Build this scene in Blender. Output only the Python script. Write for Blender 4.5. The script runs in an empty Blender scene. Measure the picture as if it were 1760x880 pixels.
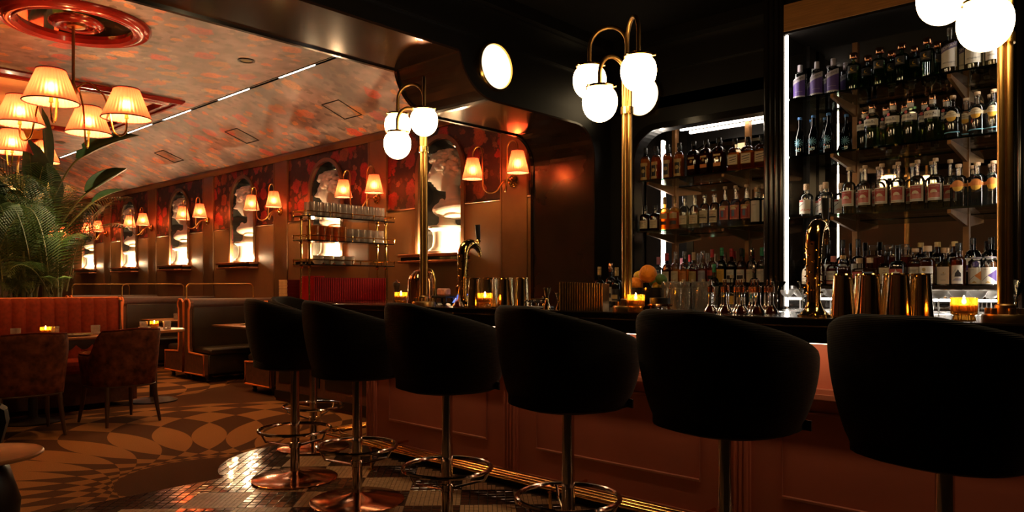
import bpy, bmesh, math, random
from mathutils import Vector, Matrix, Quaternion
R = math.radians
PI = math.pi
SC = bpy.context.scene
COL = SC.collection
rnd = random.Random(7)

# ------------------------------------------------------------------ camera, world, exposure
cam_d = bpy.data.cameras.new('camera'); cam = bpy.data.objects.new('camera', cam_d); COL.objects.link(cam)
cam.location = (0, 0, 1.2)
cam.rotation_euler = (R(90), 0, math.asin(.6771))
cam_d.sensor_width = 36; cam_d.lens = 36 * 1270 / 1760
cam_d.shift_y = 51 / 1760
cam_d.clip_start = .05; cam_d.clip_end = 100
SC.camera = cam
SC.view_settings.view_transform = 'Standard'; SC.view_settings.look = 'None'
SC.view_settings.gamma = 1; SC.view_settings.use_curve_mapping = False
SC.view_settings.exposure = 0.8
W_ = bpy.data.worlds.new('world'); SC.world = W_; W_.use_nodes = True
W_.node_tree.nodes['Background'].inputs[0].default_value = (.010, .0055, .003, 1)
W_.node_tree.nodes['Background'].inputs[1].default_value = .1
WARM = (1, .46, .14); AMBER = (1, .42, .10); COOL = (1, .86, .70)
# strengths of the room's lamps (all of them real fittings built below)
P_BULB_SCONCE = 120; P_BULB_CHAND = 330; P_GLOBE = 11; P_ROUND = 1.5; P_NICHE = 15; P_LED = 12
P_COVE = 8; P_DOWN = 65; P_CANDLE = 150; P_UNDERBAR = 9

def lamp(name, kind, loc, power, color, size=.05, rot=None, **kw):
    d = bpy.data.lights.new(name, kind); d.energy = power; d.color = color
    if kind in ('POINT', 'SPOT'): d.shadow_soft_size = size
    if kind == 'AREA': d.size = size
    for k, v in kw.items(): setattr(d, k, v)
    o = bpy.data.objects.new(name, d); COL.objects.link(o); o.location = loc
    if rot: o.rotation_euler = rot
    return o
# recessed ceiling downlights over the dining tables and over the passage (fittings built with the ceiling)
DOWNLIGHTS = [(-7.17, 3.75), (-13.45, 3.84), (-10.3, 3.8), (-7.35, 1.0), (-5.2, 1.2)]
DOWN_P = [.8, 1.0, .9, .04, .26]
for (x, y), k in zip(DOWNLIGHTS, DOWN_P):
    lamp('downlight_beam', 'SPOT', (x, y, 3.47), P_DOWN * k, WARM, .04, (0, 0, 0), spot_size=R(75), spot_blend=.6)
# small light in each arched alcove, at the foot of the bust, on both sides
NICHES = [-6.25 - 2.28 * i for i in range(7)]
for i, x in enumerate(NICHES[:6]):
    for s in (-1, 1):
        lamp('alcove_light', 'POINT', (x + s * .29, 5.565, 1.63), P_NICHE, (1, .66, .34), .025)
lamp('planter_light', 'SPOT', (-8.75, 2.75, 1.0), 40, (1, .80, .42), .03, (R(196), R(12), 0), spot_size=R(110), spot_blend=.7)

# ------------------------------------------------------------------ materials
def lin(h):
    h = h.lstrip('#'); v = [int(h[i:i + 2], 16) / 255 for i in (0, 2, 4)]
    return tuple(c / 12.92 if c <= .04045 else ((c + .055) / 1.055) ** 2.4 for c in v) + (1,)
MATS = {}
def nodes_of(name):
    m = bpy.data.materials.new(name); m.use_nodes = True
    nt = m.node_tree; b = nt.nodes['Principled BSDF']
    return m, nt, b
def N(nt, t, **kw):
    n = nt.nodes.new(t)
    for k, v in kw.items(): setattr(n, k, v)
    return n
def setv(n, **kw):
    for k, v in kw.items():
        n.inputs[k.replace('_', ' ')].default_value = v
def M(name, col, rough=.5, metal=0, var=.18, scale=14, bump=0, bscale=None, ribs=0, coat=0, emis=None, es=0, spec=.5, sheen=0, stretch=None):
    """principled surface with a noise-driven tint, so no surface is one flat colour"""
    if isinstance(col, str): col = lin(col)
    m, nt, b = nodes_of(name)
    tc = N(nt, 'ShaderNodeTexCoord'); nz = N(nt, 'ShaderNodeTexNoise'); nz.inputs['Scale'].default_value = scale
    nz.inputs['Detail'].default_value = 4
    src = tc.outputs['Object']
    if stretch:
        mp = N(nt, 'ShaderNodeMapping'); mp.inputs['Scale'].default_value = stretch
        nt.links.new(src, mp.inputs[0]); src = mp.outputs[0]
    nt.links.new(src, nz.inputs['Vector'])
    cr = N(nt, 'ShaderNodeValToRGB')
    cr.color_ramp.elements[0].color = tuple(c * (1 - var) for c in col[:3]) + (1,)
    cr.color_ramp.elements[1].color = tuple(min(1, c * (1 + var)) for c in col[:3]) + (1,)
    cr.color_ramp.elements[0].position = .3; cr.color_ramp.elements[1].position = .7
    nt.links.new(nz.outputs['Fac'], cr.inputs[0]); nt.links.new(cr.outputs[0], b.inputs['Base Color'])
    setv(b, Roughness=rough, Metallic=metal)
    b.inputs['Specular IOR Level'].default_value = spec
    b.inputs['Coat Weight'].default_value = coat; b.inputs['Coat Roughness'].default_value = .08
    if sheen: b.inputs['Sheen Weight'].default_value = sheen
    if bump:
        n2 = N(nt, 'ShaderNodeTexNoise'); n2.inputs['Scale'].default_value = bscale or scale * 6
        nt.links.new(src, n2.inputs['Vector'])
        bp = N(nt, 'ShaderNodeBump'); bp.inputs['Strength'].default_value = bump; bp.inputs['Distance'].default_value = .01
        nt.links.new(n2.outputs['Fac'], bp.inputs['Height']); nt.links.new(bp.outputs[0], b.inputs['Normal'])
    if ribs:                                             # woven horizontal ribs
        wv = N(nt, 'ShaderNodeTexWave', wave_type='BANDS', bands_direction='Z'); wv.inputs['Scale'].default_value = ribs; wv.inputs['Distortion'].default_value = .6; nt.links.new(tc.outputs['Object'], wv.inputs['Vector'])
        bp = N(nt, 'ShaderNodeBump'); bp.inputs['Strength'].default_value = .45; bp.inputs['Distance'].default_value = .002
        nt.links.new(wv.outputs['Fac'], bp.inputs['Height']); nt.links.new(bp.outputs[0], b.inputs['Normal'])
    if emis:
        b.inputs['Emission Color'].default_value = tuple(emis[:3]) + (1,); b.inputs['Emission Strength'].default_value = es
    MATS[name] = m
    return m
def thin_glass(name, tint=(1, 1, 1), gloss=.04, rough=.02, edge=1.0, frost=0):
    """clear pane or vessel wall: what lies behind shows through, tinted, with a mirror-like sheen"""
    m, nt, b = nodes_of(name); nt.nodes.remove(b)
    out = nt.nodes['Material Output']
    tr = N(nt, 'ShaderNodeBsdfTransparent')
    nz = N(nt, 'ShaderNodeTexNoise'); nz.inputs['Scale'].default_value = 25
    cr = N(nt, 'ShaderNodeValToRGB')
    cr.color_ramp.elements[0].color = tuple(c * .9 for c in tint) + (1,); cr.color_ramp.elements[1].color = tuple(tint) + (1,)
    nt.links.new(nz.outputs['Fac'], cr.inputs[0]); nt.links.new(cr.outputs[0], tr.inputs[0])
    gl = N(nt, 'ShaderNodeBsdfGlossy'); gl.inputs['Roughness'].default_value = rough
    fr = N(nt, 'ShaderNodeFresnel'); fr.inputs['IOR'].default_value = 1.5
    mt = N(nt, 'ShaderNodeMath', operation='MULTIPLY_ADD'); mt.inputs[1].default_value = edge; mt.inputs[2].default_value = gloss
    nt.links.new(fr.outputs[0], mt.inputs[0])
    mx = N(nt, 'ShaderNodeMixShader'); nt.links.new(mt.outputs[0], mx.inputs[0]); nt.links.new(tr.outputs[0], mx.inputs[1]); nt.links.new(gl.outputs[0], mx.inputs[2])
    if frost:                                            # cut or ribbed glass scatters part of the light
        tl = N(nt, 'ShaderNodeBsdfTranslucent'); df = N(nt, 'ShaderNodeBsdfDiffuse'); ad = N(nt, 'ShaderNodeMixShader'); m2 = N(nt, 'ShaderNodeMixShader')
        nt.links.new(cr.outputs[0], tl.inputs[0]); nt.links.new(cr.outputs[0], df.inputs[0]); ad.inputs[0].default_value = .4; m2.inputs[0].default_value = frost
        nt.links.new(tl.outputs[0], ad.inputs[1]); nt.links.new(df.outputs[0], ad.inputs[2]); nt.links.new(mx.outputs[0], m2.inputs[1]); nt.links.new(ad.outputs[0], m2.inputs[2]); mx = m2
    nt.links.new(mx.outputs[0], out.inputs[0]); MATS[name] = m
    return m
def liquid(name, tint, diff=.25, glow=None):
    """coloured spirit: mostly see-through tint with a little body"""
    m, nt, b = nodes_of(name); nt.nodes.remove(b); out = nt.nodes['Material Output']
    tr = N(nt, 'ShaderNodeBsdfTransparent'); tl = N(nt, 'ShaderNodeBsdfTranslucent')
    nz = N(nt, 'ShaderNodeTexNoise'); nz.inputs['Scale'].default_value = 9
    cr = N(nt, 'ShaderNodeValToRGB')
    cr.color_ramp.elements[0].color = tuple(c * .75 for c in tint) + (1,); cr.color_ramp.elements[1].color = tuple(tint) + (1,)
    nt.links.new(nz.outputs['Fac'], cr.inputs[0])
    nt.links.new(cr.outputs[0], tr.inputs[0]); nt.links.new(cr.outputs[0], tl.inputs[0])
    mx = N(nt, 'ShaderNodeMixShader'); mx.inputs[0].default_value = diff
    nt.links.new(tr.outputs[0], mx.inputs[1]); nt.links.new(tl.outputs[0], mx.inputs[2]); nt.links.new(mx.outputs[0], out.inputs[0])
    MATS[name] = m
    return m
def emitter(name, col, strength, var=.04):
    m, nt, b = nodes_of(name); nt.nodes.remove(b); out = nt.nodes['Material Output']
    e = N(nt, 'ShaderNodeEmission'); nz = N(nt, 'ShaderNodeTexNoise'); nz.inputs['Scale'].default_value = 6
    cr = N(nt, 'ShaderNodeValToRGB')
    cr.color_ramp.elements[0].color = tuple(c * (1 - var) for c in col) + (1,); cr.color_ramp.elements[1].color = tuple(col) + (1,)
    nt.links.new(nz.outputs['Fac'], cr.inputs[0]); nt.links.new(cr.outputs[0], e.inputs[0])
    e.inputs[1].default_value = strength; nt.links.new(e.outputs[0], out.inputs[0]); MATS[name] = m
    return m
def fabric_shade(name, col, glow):
    """pleated lampshade cloth, white inside: light from the bulb passes through, partly straight on"""
    m, nt, b = nodes_of(name); nt.nodes.remove(b); out = nt.nodes['Material Output']
    df = N(nt, 'ShaderNodeBsdfDiffuse'); tl = N(nt, 'ShaderNodeBsdfTranslucent'); rf = N(nt, 'ShaderNodeBsdfRefraction')
    rf.inputs['Roughness'].default_value = .75; rf.inputs['IOR'].default_value = 1.28; rf.inputs['Color'].default_value = tuple(glow) + (1,)
    nz = N(nt, 'ShaderNodeTexNoise'); nz.inputs['Scale'].default_value = 40; g = N(nt, 'ShaderNodeNewGeometry')
    cr = N(nt, 'ShaderNodeValToRGB')
    cr.color_ramp.elements[0].color = tuple(c * .85 for c in col) + (1,); cr.color_ramp.elements[1].color = tuple(col) + (1,)
    nt.links.new(nz.outputs['Fac'], cr.inputs[0]); nt.links.new(cr.outputs[0], tl.inputs[0])
    sd = N(nt, 'ShaderNodeMix', data_type='RGBA'); nt.links.new(g.outputs['Backfacing'], sd.inputs[0]); nt.links.new(cr.outputs[0], sd.inputs[6]); sd.inputs[7].default_value = (.9, .82, .68, 1)
    nt.links.new(sd.outputs[2], df.inputs[0])
    m1 = N(nt, 'ShaderNodeMixShader'); m1.inputs[0].default_value = .32; nt.links.new(tl.outputs[0], m1.inputs[1]); nt.links.new(rf.outputs[0], m1.inputs[2])
    mx = N(nt, 'ShaderNodeMixShader'); mx.inputs[0].default_value = .42
    nt.links.new(m1.outputs[0], mx.inputs[1]); nt.links.new(df.outputs[0], mx.inputs[2]); nt.links.new(mx.outputs[0], out.inputs[0]); MATS[name] = m
    return m
def floral(name, axes, ground, blooms, scale, rough, leaf, thresh=.36):
    """printed wallpaper: big blossoms, small blossoms and foliage over a ground colour"""
    m, nt, b = nodes_of(name)
    g = N(nt, 'ShaderNodeNewGeometry'); sp = N(nt, 'ShaderNodeSeparateXYZ'); cb = N(nt, 'ShaderNodeCombineXYZ')
    nt.links.new(g.outputs['Position'], sp.inputs[0])
    nt.links.new(sp.outputs[axes[0]], cb.inputs[0]); nt.links.new(sp.outputs[axes[1]], cb.inputs[1])
    nz = N(nt, 'ShaderNodeTexNoise'); nz.inputs['Scale'].default_value = scale * 3.2; nz.inputs['Detail'].default_value = 7; nz.inputs['Roughness'].default_value = .68
    nt.links.new(cb.outputs[0], nz.inputs['Vector'])
    off = N(nt, 'ShaderNodeVectorMath', operation='MULTIPLY_ADD'); off.inputs[1].default_value = (.17, .17, 0)
    nt.links.new(nz.outputs['Color'], off.inputs[0]); nt.links.new(cb.outputs[0], off.inputs[2])
    def layer(sc, th, cols, seed):
        mp = N(nt, 'ShaderNodeMapping'); mp.inputs['Scale'].default_value = (sc, sc, 1); mp.inputs['Location'].default_value = (seed, seed * 1.7, 0)
        nt.links.new(off.outputs[0], mp.inputs[0])
        v = N(nt, 'ShaderNodeTexVoronoi', voronoi_dimensions='2D'); v.inputs['Scale'].default_value = 1; v.inputs['Randomness'].default_value = .8
        nt.links.new(mp.outputs[0], v.inputs['Vector'])
        sep = N(nt, 'ShaderNodeSeparateColor'); nt.links.new(v.outputs['Color'], sep.inputs[0])
        cr = N(nt, 'ShaderNodeValToRGB'); cr.color_ramp.interpolation = 'CONSTANT'
        for i, c in enumerate(cols):
            el = cr.color_ramp.elements[i] if i < 2 else cr.color_ramp.elements.new(i / len(cols))
            el.position = i / len(cols); el.color = c if len(c) == 4 else tuple(c) + (1,)
        nt.links.new(sep.outputs[0], cr.inputs[0])
        sh = N(nt, 'ShaderNodeValToRGB')          # petals: darker rings inside one blossom
        e = sh.color_ramp.elements; e[0].position = 0; e[0].color = (.45, .45, .45, 1); e[1].position = th; e[1].color = (1, 1, 1, 1)
        for p, c in ((th * .3, .9), (th * .45, .62), (th * .6, 1), (th * .78, .75)):
            q = e.new(p); q.color = (c, c, c, 1)
        nt.links.new(v.outputs['Distance'], sh.inputs[0])
        mul = N(nt, 'ShaderNodeMix', data_type='RGBA', blend_type='MULTIPLY'); mul.inputs[0].default_value = 1
        nt.links.new(cr.outputs[0], mul.inputs[6]); nt.links.new(sh.outputs[0], mul.inputs[7])
        mk = N(nt, 'ShaderNodeMapRange'); mk.inputs[1].default_value = th; mk.inputs[2].default_value = th * .88; mk.inputs[3].default_value = 0; mk.inputs[4].default_value = 1
        nt.links.new(v.outputs['Distance'], mk.inputs[0])
        am = N(nt, 'ShaderNodeMath', operation='MULTIPLY'); nt.links.new(mk.outputs[0], am.inputs[0]); nt.links.new(cr.outputs[1], am.inputs[1])
        return mul.outputs[2], am.outputs[0]
    gr = N(nt, 'ShaderNodeValToRGB'); n3 = N(nt, 'ShaderNodeTexNoise'); n3.inputs['Scale'].default_value = scale * 2.2; n3.inputs['Detail'].default_value = 6
    nt.links.new(cb.outputs[0], n3.inputs['Vector']); nt.links.new(n3.outputs['Fac'], gr.inputs[0])
    gr.color_ramp.elements[0].position = .38; gr.color_ramp.elements[1].position = .64
    gr.color_ramp.elements[0].color = tuple(c * .72 for c in ground[:3]) + (1,); gr.color_ramp.elements[1].color = tuple(c * 1.15 for c in ground[:3]) + (1,)
    cur = gr.outputs[0]
    for (sc, th, cols, seed) in ((scale * 2.7, .30, leaf, 3.1), (scale * 1.9, .27, blooms[1], 7.7), (scale, thresh, blooms[0], .4)):
        c, a = layer(sc, th, cols, seed)
        mx = N(nt, 'ShaderNodeMix', data_type='RGBA'); nt.links.new(a, mx.inputs[0]); nt.links.new(cur, mx.inputs[6]); nt.links.new(c, mx.inputs[7]); cur = mx.outputs[2]
    nl = N(nt, 'ShaderNodeTexNoise'); nl.inputs['Scale'].default_value = scale * .55; nl.inputs['Detail'].default_value = 5; nt.links.new(cb.outputs[0], nl.inputs['Vector'])  # broad dark mottling multiplied in, partly painting sconce shadows on the ceiling
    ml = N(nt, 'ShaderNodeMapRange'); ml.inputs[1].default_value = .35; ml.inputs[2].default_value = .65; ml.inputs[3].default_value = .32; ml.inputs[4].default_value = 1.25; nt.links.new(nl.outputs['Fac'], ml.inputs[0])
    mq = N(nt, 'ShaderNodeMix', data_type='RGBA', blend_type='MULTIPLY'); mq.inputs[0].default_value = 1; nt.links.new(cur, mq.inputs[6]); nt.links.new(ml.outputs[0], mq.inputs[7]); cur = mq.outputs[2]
    nt.links.new(cur, b.inputs['Base Color']); setv(b, Roughness=rough)
    MATS[name] = m
    return m
def carpet():
    """woven carpet of turning overlapping circles: light and dark lens shapes around plain discs"""
    m, nt, b = nodes_of('carpet')
    g = N(nt, 'ShaderNodeNewGeometry'); sp = N(nt, 'ShaderNodeSeparateXYZ'); nt.links.new(g.outputs['Position'], sp.inputs[0])
    def mth(op, a, b_=None, c_=None):
        n = N(nt, 'ShaderNodeMath', operation=op)
        for i, v in enumerate((a, b_, c_)):
            if v is None: continue
            if hasattr(v, 'links'): nt.links.new(v, n.inputs[i])
            else: n.inputs[i].default_value = v
        return n.outputs[0]
    P = 6.3; CX, CY = -4.548, 2.129; c, rho, n = 1.815, 1.285, 32
    x = mth('SUBTRACT', mth('FLOORED_MODULO', mth('ADD', sp.outputs[0], -CX + P / 2), P), P / 2)
    y = mth('SUBTRACT', mth('FLOORED_MODULO', mth('ADD', sp.outputs[1], -CY + P / 2), P), P / 2)
    r = mth('SQRT', mth('ADD', mth('MULTIPLY', x, x), mth('MULTIPLY', y, y)))
    th = mth('ARCTAN2', y, x)
    cosv = mth('DIVIDE', mth('ADD', mth('MULTIPLY', r, r), c * c - rho * rho), mth('MULTIPLY', mth('MAXIMUM', r, .05), 2 * c))
    phi = mth('ARCCOSINE', mth('MINIMUM', cosv, 1.0))
    k = n / (2 * PI)
    phi = mth('SUBTRACT', phi, math.asin(rho / c) - PI / n); th = mth('SUBTRACT', th, R(154.8))
    a1 = mth('FLOOR', mth('MULTIPLY', mth('ADD', th, phi), k)); a2 = mth('FLOOR', mth('MULTIPLY', mth('SUBTRACT', th, phi), k))
    par = mth('FLOORED_MODULO', mth('ADD', a1, a2), 2.0)
    ring = mth('MULTIPLY', mth('GREATER_THAN', r, c - rho), mth('LESS_THAN', r, c + rho))
    fac = mth('MULTIPLY', par, ring)
    nz = N(nt, 'ShaderNodeTexNoise'); nz.inputs['Scale'].default_value = 160; nt.links.new(g.outputs['Position'], nz.inputs['Vector'])
    mx = N(nt, 'ShaderNodeMix', data_type='RGBA'); nt.links.new(fac, mx.inputs[0]); mx.inputs[6].default_value = (.10, .045, .022, 1); mx.inputs[7].default_value = (.36, .17, .062, 1)
    vr = N(nt, 'ShaderNodeMapRange'); vr.inputs[3].default_value = .6; vr.inputs[4].default_value = 1.4; nt.links.new(nz.outputs['Fac'], vr.inputs[0])
    ml = N(nt, 'ShaderNodeMix', data_type='RGBA', blend_type='MULTIPLY'); ml.inputs[0].default_value = 1
    nt.links.new(mx.outputs[2], ml.inputs[6]); nt.links.new(vr.outputs[0], ml.inputs[7])
    nt.links.new(ml.outputs[2], b.inputs['Base Color']); setv(b, Roughness=.95); b.inputs['Specular IOR Level'].default_value = .15
    bp = N(nt, 'ShaderNodeBump'); bp.inputs['Strength'].default_value = .5; bp.inputs['Distance'].default_value = .004
    nt.links.new(nz.outputs['Fac'], bp.inputs['Height']); nt.links.new(bp.outputs[0], b.inputs['Normal'])
    MATS['carpet'] = m
    return m

# ------------------------------------------------------------------ mesh builder
class MB:
    def __init__(s): s.v = []; s.f = []; s.m = []
    def add(s, vs, fs, m=0):
        o = len(s.v); s.v += [tuple(v) for v in vs]
        for f in fs: s.f.append(tuple(i + o for i in f)); s.m.append(m)
        return s
    def box(s, x0, y0, z0, x1, y1, z1, m=0):
        vs = [(x, y, z) for z in (z0, z1) for y in (y0, y1) for x in (x0, x1)]
        return s.add(vs, [(0, 2, 3, 1), (4, 5, 7, 6), (0, 1, 5, 4), (2, 6, 7, 3), (0, 4, 6, 2), (1, 3, 7, 5)], m)
    def bbox(s, x0, y0, z0, x1, y1, z1, b=.01, m=0):
        """box with chamfered edges"""
        vs = []; 
        for sx, X, dx in ((0, x0, b), (1, x1, -b)):
            for sy, Y, dy in ((0, y0, b), (1, y1, -b)):
                for sz, Z, dz in ((0, z0, b), (1, z1, -b)):
                    vs += [(X, Y + dy, Z + dz), (X + dx, Y, Z + dz), (X + dx, Y + dy, Z)]
        def i(a, b_, c, k): return ((a * 2 + b_) * 2 + c) * 3 + k
        fs = []
        fs += [(i(0,0,0,0), i(0,0,1,0), i(0,1,1,0), i(0,1,0,0)), (i(1,0,0,0), i(1,1,0,0), i(1,1,1,0), i(1,0,1,0)),
               (i(0,0,0,1), i(1,0,0,1), i(1,0,1,1), i(0,0,1,1)), (i(0,1,0,1), i(0,1,1,1), i(1,1,1,1), i(1,1,0,1)),
               (i(0,0,0,2), i(0,1,0,2), i(1,1,0,2), i(1,0,0,2)), (i(0,0,1,2), i(1,0,1,2), i(1,1,1,2), i(0,1,1,2))]
        for c in (0, 1):
            for d in (0, 1):
                fs += [(i(c,d,0,0), i(c,d,1,0), i(c,d,1,1), i(c,d,0,1)), (i(c,0,d,0), i(c,1,d,0), i(c,1,d,2), i(c,0,d,2)), (i(0,c,d,1), i(1,c,d,1), i(1,c,d,2), i(0,c,d,2))]
        for a in (0, 1):
            for c in (0, 1):
                for d in (0, 1): fs.append((i(a,c,d,0), i(a,c,d,1), i(a,c,d,2)))
        return s.add(vs, fs, m)
    def lathe(s, prof, n=24, c=(0, 0, 0), m=0, cs=None, a0=0, a1=2 * PI):
        full = abs(a1 - a0 - 2 * PI) < 1e-6; k = n if full else n + 1
        vs = []
        for (r, z) in prof:
            for j in range(k):
                a = a0 + (a1 - a0) * j / n; q = r * (cs(a) if cs else 1)
                vs.append((c[0] + q * math.cos(a), c[1] + q * math.sin(a), c[2] + z))
        fs = []
        for i in range(len(prof) - 1):
            for j in range(n):
                j2 = (j + 1) % k
                fs.append((i * k + j, i * k + j2, (i + 1) * k + j2, (i + 1) * k + j))
        return s.add(vs, fs, m)
    def tube(s, pts, r, n=8, closed=False, m=0, caps=True):
        pts = [Vector(p) for p in pts]; L = len(pts)
        rs = r if isinstance(r, (list, tuple)) else [r] * L
        ts = []
        for i in range(L):
            if closed: t = pts[(i + 1) % L] - pts[i - 1]
            else: t = pts[min(i + 1, L - 1)] - pts[max(i - 1, 0)]
            ts.append(t.normalized())
        u = Vector((0, 0, 1)) if abs(ts[0].z) < .9 else Vector((1, 0, 0))
        u = (u - ts[0] * u.dot(ts[0])).normalized(); vs = []
        for i in range(L):
            u = (u - ts[i] * u.dot(ts[i])).normalized(); w = ts[i].cross(u)
            for j in range(n):
                a = 2 * PI * j / n; vs.append(pts[i] + (u * math.cos(a) + w * math.sin(a)) * rs[i])
        fs = []
        for i in range(L if closed else L - 1):
            for j in range(n):
                i2 = (i + 1) % L; j2 = (j + 1) % n
                fs.append((i * n + j, i * n + j2, i2 * n + j2, i2 * n + j))
        if caps and not closed: fs += [tuple(range(n - 1, -1, -1)), tuple((L - 1) * n + j for j in range(n))]
        return s.add(vs, fs, m)
    def cyl(s, p0, p1, r, n=12, m=0): return s.tube([p0, p1], r, n, m=m)
    def prism(s, poly, axis, a, b, m=0):
        """extrude a convex outline; axis 'x': poly is (y,z); 'y': (x,z); 'z': (x,y)"""
        def p(q, t): return {'x': (t, q[0], q[1]), 'y': (q[0], t, q[1]), 'z': (q[0], q[1], t)}[axis]
        n = len(poly); vs = [p(q, a) for q in poly] + [p(q, b) for q in poly]
        fs = [tuple(range(n - 1, -1, -1)), tuple(range(n, 2 * n))] + [(i, (i + 1) % n, n + (i + 1) % n, n + i) for i in range(n)]
        return s.add(vs, fs, m)
    def band(s, inner, outer, axis, a, b, m=0, closed=False):
        """extruded strip between two matching outlines"""
        def p(q, t): return {'x': (t, q[0], q[1]), 'y': (q[0], t, q[1]), 'z': (q[0], q[1], t)}[axis]
        n = len(inner); vs = []
        for t in (a, b):
            vs += [p(q, t) for q in inner] + [p(q, t) for q in outer]
        fs = []
        for i in range(n if closed else n - 1):
            j = (i + 1) % n
            fs += [(i, j, n + j, n + i), (2 * n + i, 3 * n + i, 3 * n + j, 2 * n + j), (i, 2 * n + i, 2 * n + j, j), (n + i, n + j, 3 * n + j, 3 * n + i)]
        if not closed: fs += [(0, n, 3 * n, 2 * n), (n - 1, 3 * n - 1, 4 * n - 1, 2 * n - 1)]
        return s.add(vs, fs, m)
    def grid(s, rows, m=0, closed_u=False):
        k = len(rows[0]); vs = [p for r_ in rows for p in r_]; fs = []
        for i in range(len(rows) - 1):
            for j in range(k if closed_u else k - 1):
                j2 = (j + 1) % k; fs.append((i * k + j, i * k + j2, (i + 1) * k + j2, (i + 1) * k + j))
        return s.add(vs, fs, m)
    def xf(s, mat, start=0):
        s.v[start:] = [tuple(mat @ Vector(v)) for v in s.v[start:]]; return s
    def mesh(s, name, mats, smooth=True, angle=40, fixn=True):
        me = bpy.data.meshes.new(name); me.from_pydata(s.v, [], s.f)
        if not isinstance(mats, (list, tuple)): mats = [mats]
        for q in mats: me.materials.append(MATS[q] if isinstance(q, str) else q)
        if len(mats) > 1: me.polygons.foreach_set('material_index', s.m)
        if fixn:
            bm = bmesh.new(); bm.from_mesh(me); bmesh.ops.recalc_face_normals(bm, faces=bm.faces); bm.to_mesh(me); bm.free()
        if smooth:
            me.shade_smooth(); me.set_sharp_from_angle(angle=R(angle))
        me.update(); return me
    def build(s, name, mats, parent=None, smooth=True, angle=40, fixn=True):
        return obj(name, s.mesh(name, mats, smooth, angle, fixn), parent)
def obj(name, me, parent=None, loc=None, rz=0):
    o = bpy.data.objects.new(name, me); COL.objects.link(o)
    if parent: o.parent = parent
    if loc: o.location = loc
    if rz: o.rotation_euler.z = rz
    return o
def thing(name, label, cat, loc=(0, 0, 0), rz=0, group=None):
    o = bpy.data.objects.new(name, None); COL.objects.link(o); o.empty_display_size = .1
    o.location = loc; o.rotation_euler = (0, 0, rz)
    return tag(o, label, cat, group)
def tag(o, label, cat, group=None):
    o['label'] = label; o['category'] = cat
    if group: o['group'] = group
    return o
def struct(o): o['kind'] = 'structure'; return o
def lab(o, l): o['label'] = l; return o
def dup(root, loc, rz=0, label=None, group=None, scale=None):
    r = root.copy(); COL.objects.link(r); r.location = loc; r.rotation_euler = (0, 0, rz)
    if label: r['label'] = label
    if group: r['group'] = group
    if scale: r.scale = scale
    for ch in list(root.children):
        c = ch.copy(); COL.objects.link(c); c.parent = r
        for g in ch.children:
            d = g.copy(); COL.objects.link(d); d.parent = c
    return r
ORD = ['first', 'second', 'third', 'fourth', 'fifth', 'sixth', 'seventh', 'eighth', 'ninth', 'tenth', 'eleventh', 'twelfth', 'thirteenth', 'fourteenth', 'fifteenth', 'sixteenth', 'seventeenth', 'eighteenth', 'nineteenth', 'twentieth']
def nth(i):
    if i < 20: return ORD[i]
    t = {2: 'twenty', 3: 'thirty', 4: 'forty'}
    tens = {2: 'twentieth', 3: 'thirtieth', 4: 'fortieth'}
    a, b_ = divmod(i + 1, 10)
    return tens[a] if b_ == 0 else t[a] + '-' + ORD[b_ - 1]
def bez(p0, p1, p2, p3, n=8):
    p0, p1, p2, p3 = map(Vector, (p0, p1, p2, p3))
    return [p0 * (1 - t) ** 3 + p1 * 3 * t * (1 - t) ** 2 + p2 * 3 * t * t * (1 - t) + p3 * t ** 3 for t in [i / n for i in range(n + 1)]]
def arc(c, r, a0, a1, n=8):
    return [(c[0] + r * math.cos(R(a0 + (a1 - a0) * i / n)), c[1] + r * math.sin(R(a0 + (a1 - a0) * i / n))) for i in range(n + 1)]
def text_geo(s, size):
    """letter outlines as (verts, faces) in the x-z plane, centred"""
    cu = bpy.data.curves.new('lettering', 'FONT'); cu.body = s; cu.size = size; cu.align_x = 'CENTER'; cu.align_y = 'CENTER'; cu.resolution_u = 2
    o = bpy.data.objects.new('lettering', cu); COL.objects.link(o)
    dg = bpy.context.evaluated_depsgraph_get(); me = bpy.data.meshes.new_from_object(o.evaluated_get(dg))
    vs = [(v.co.x, 0, v.co.y) for v in me.vertices]; fs = [tuple(p.vertices) for p in me.polygons]
    bpy.data.objects.remove(o); bpy.data.curves.remove(cu); bpy.data.meshes.remove(me)
    return vs, fs

# palette
M('black_gloss', (.010, .007, .005), .16, spec=.5, coat=.4, var=.25, scale=3)
M('black_satin', (.0085, .0058, .0038), .36, var=.25, scale=4)
M('ceiling_black', (.008, .006, .005), .85, spec=.15)
M('black_plain', (.006, .005, .005), .55)
M('soffit_lacquer', (.045, .021, .012), .14, coat=.5, var=.3, scale=2)
M('wall_taupe', (.23, .125, .052), .45, var=.12, scale=3, bump=.05, bscale=300)
M('trim_taupe', (.17, .088, .038), .35, var=.12, scale=5)
M('copper_trim', (.45, .17, .08), .32, metal=.7)
M('brass', (.72, .43, .13), .22, metal=1, var=.1)
M('brass_satin', (.50, .28, .085), .36, metal=1, var=.12)
M('brass_dark', (.36, .22, .09), .4, metal=1, var=.15)
M('gold_polish', (.85, .52, .16), .10, metal=1, var=.06)
M('chrome', (.62, .56, .50), .12, metal=1, var=.05)
M('steel_gold', (.75, .58, .34), .12, metal=1, var=.06)
M('copper', (.70, .32, .16), .15, metal=1)
M('pink_panel', (.50, .165, .095), .42, var=.07, scale=3, bump=.06, bscale=250)
M('pink_trim', (.46, .18, .105), .38, var=.08, scale=6)
M('stool_cloth', (.0095, .0058, .0038), .85, var=.3, scale=60, spec=.25, ribs=62, sheen=.06)
M('counter_stone', (.020, .014, .010), .18, var=.6, scale=6, coat=.3)
M('counter_edge', (.10, .07, .035), .3, var=.3, metal=.4)
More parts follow.
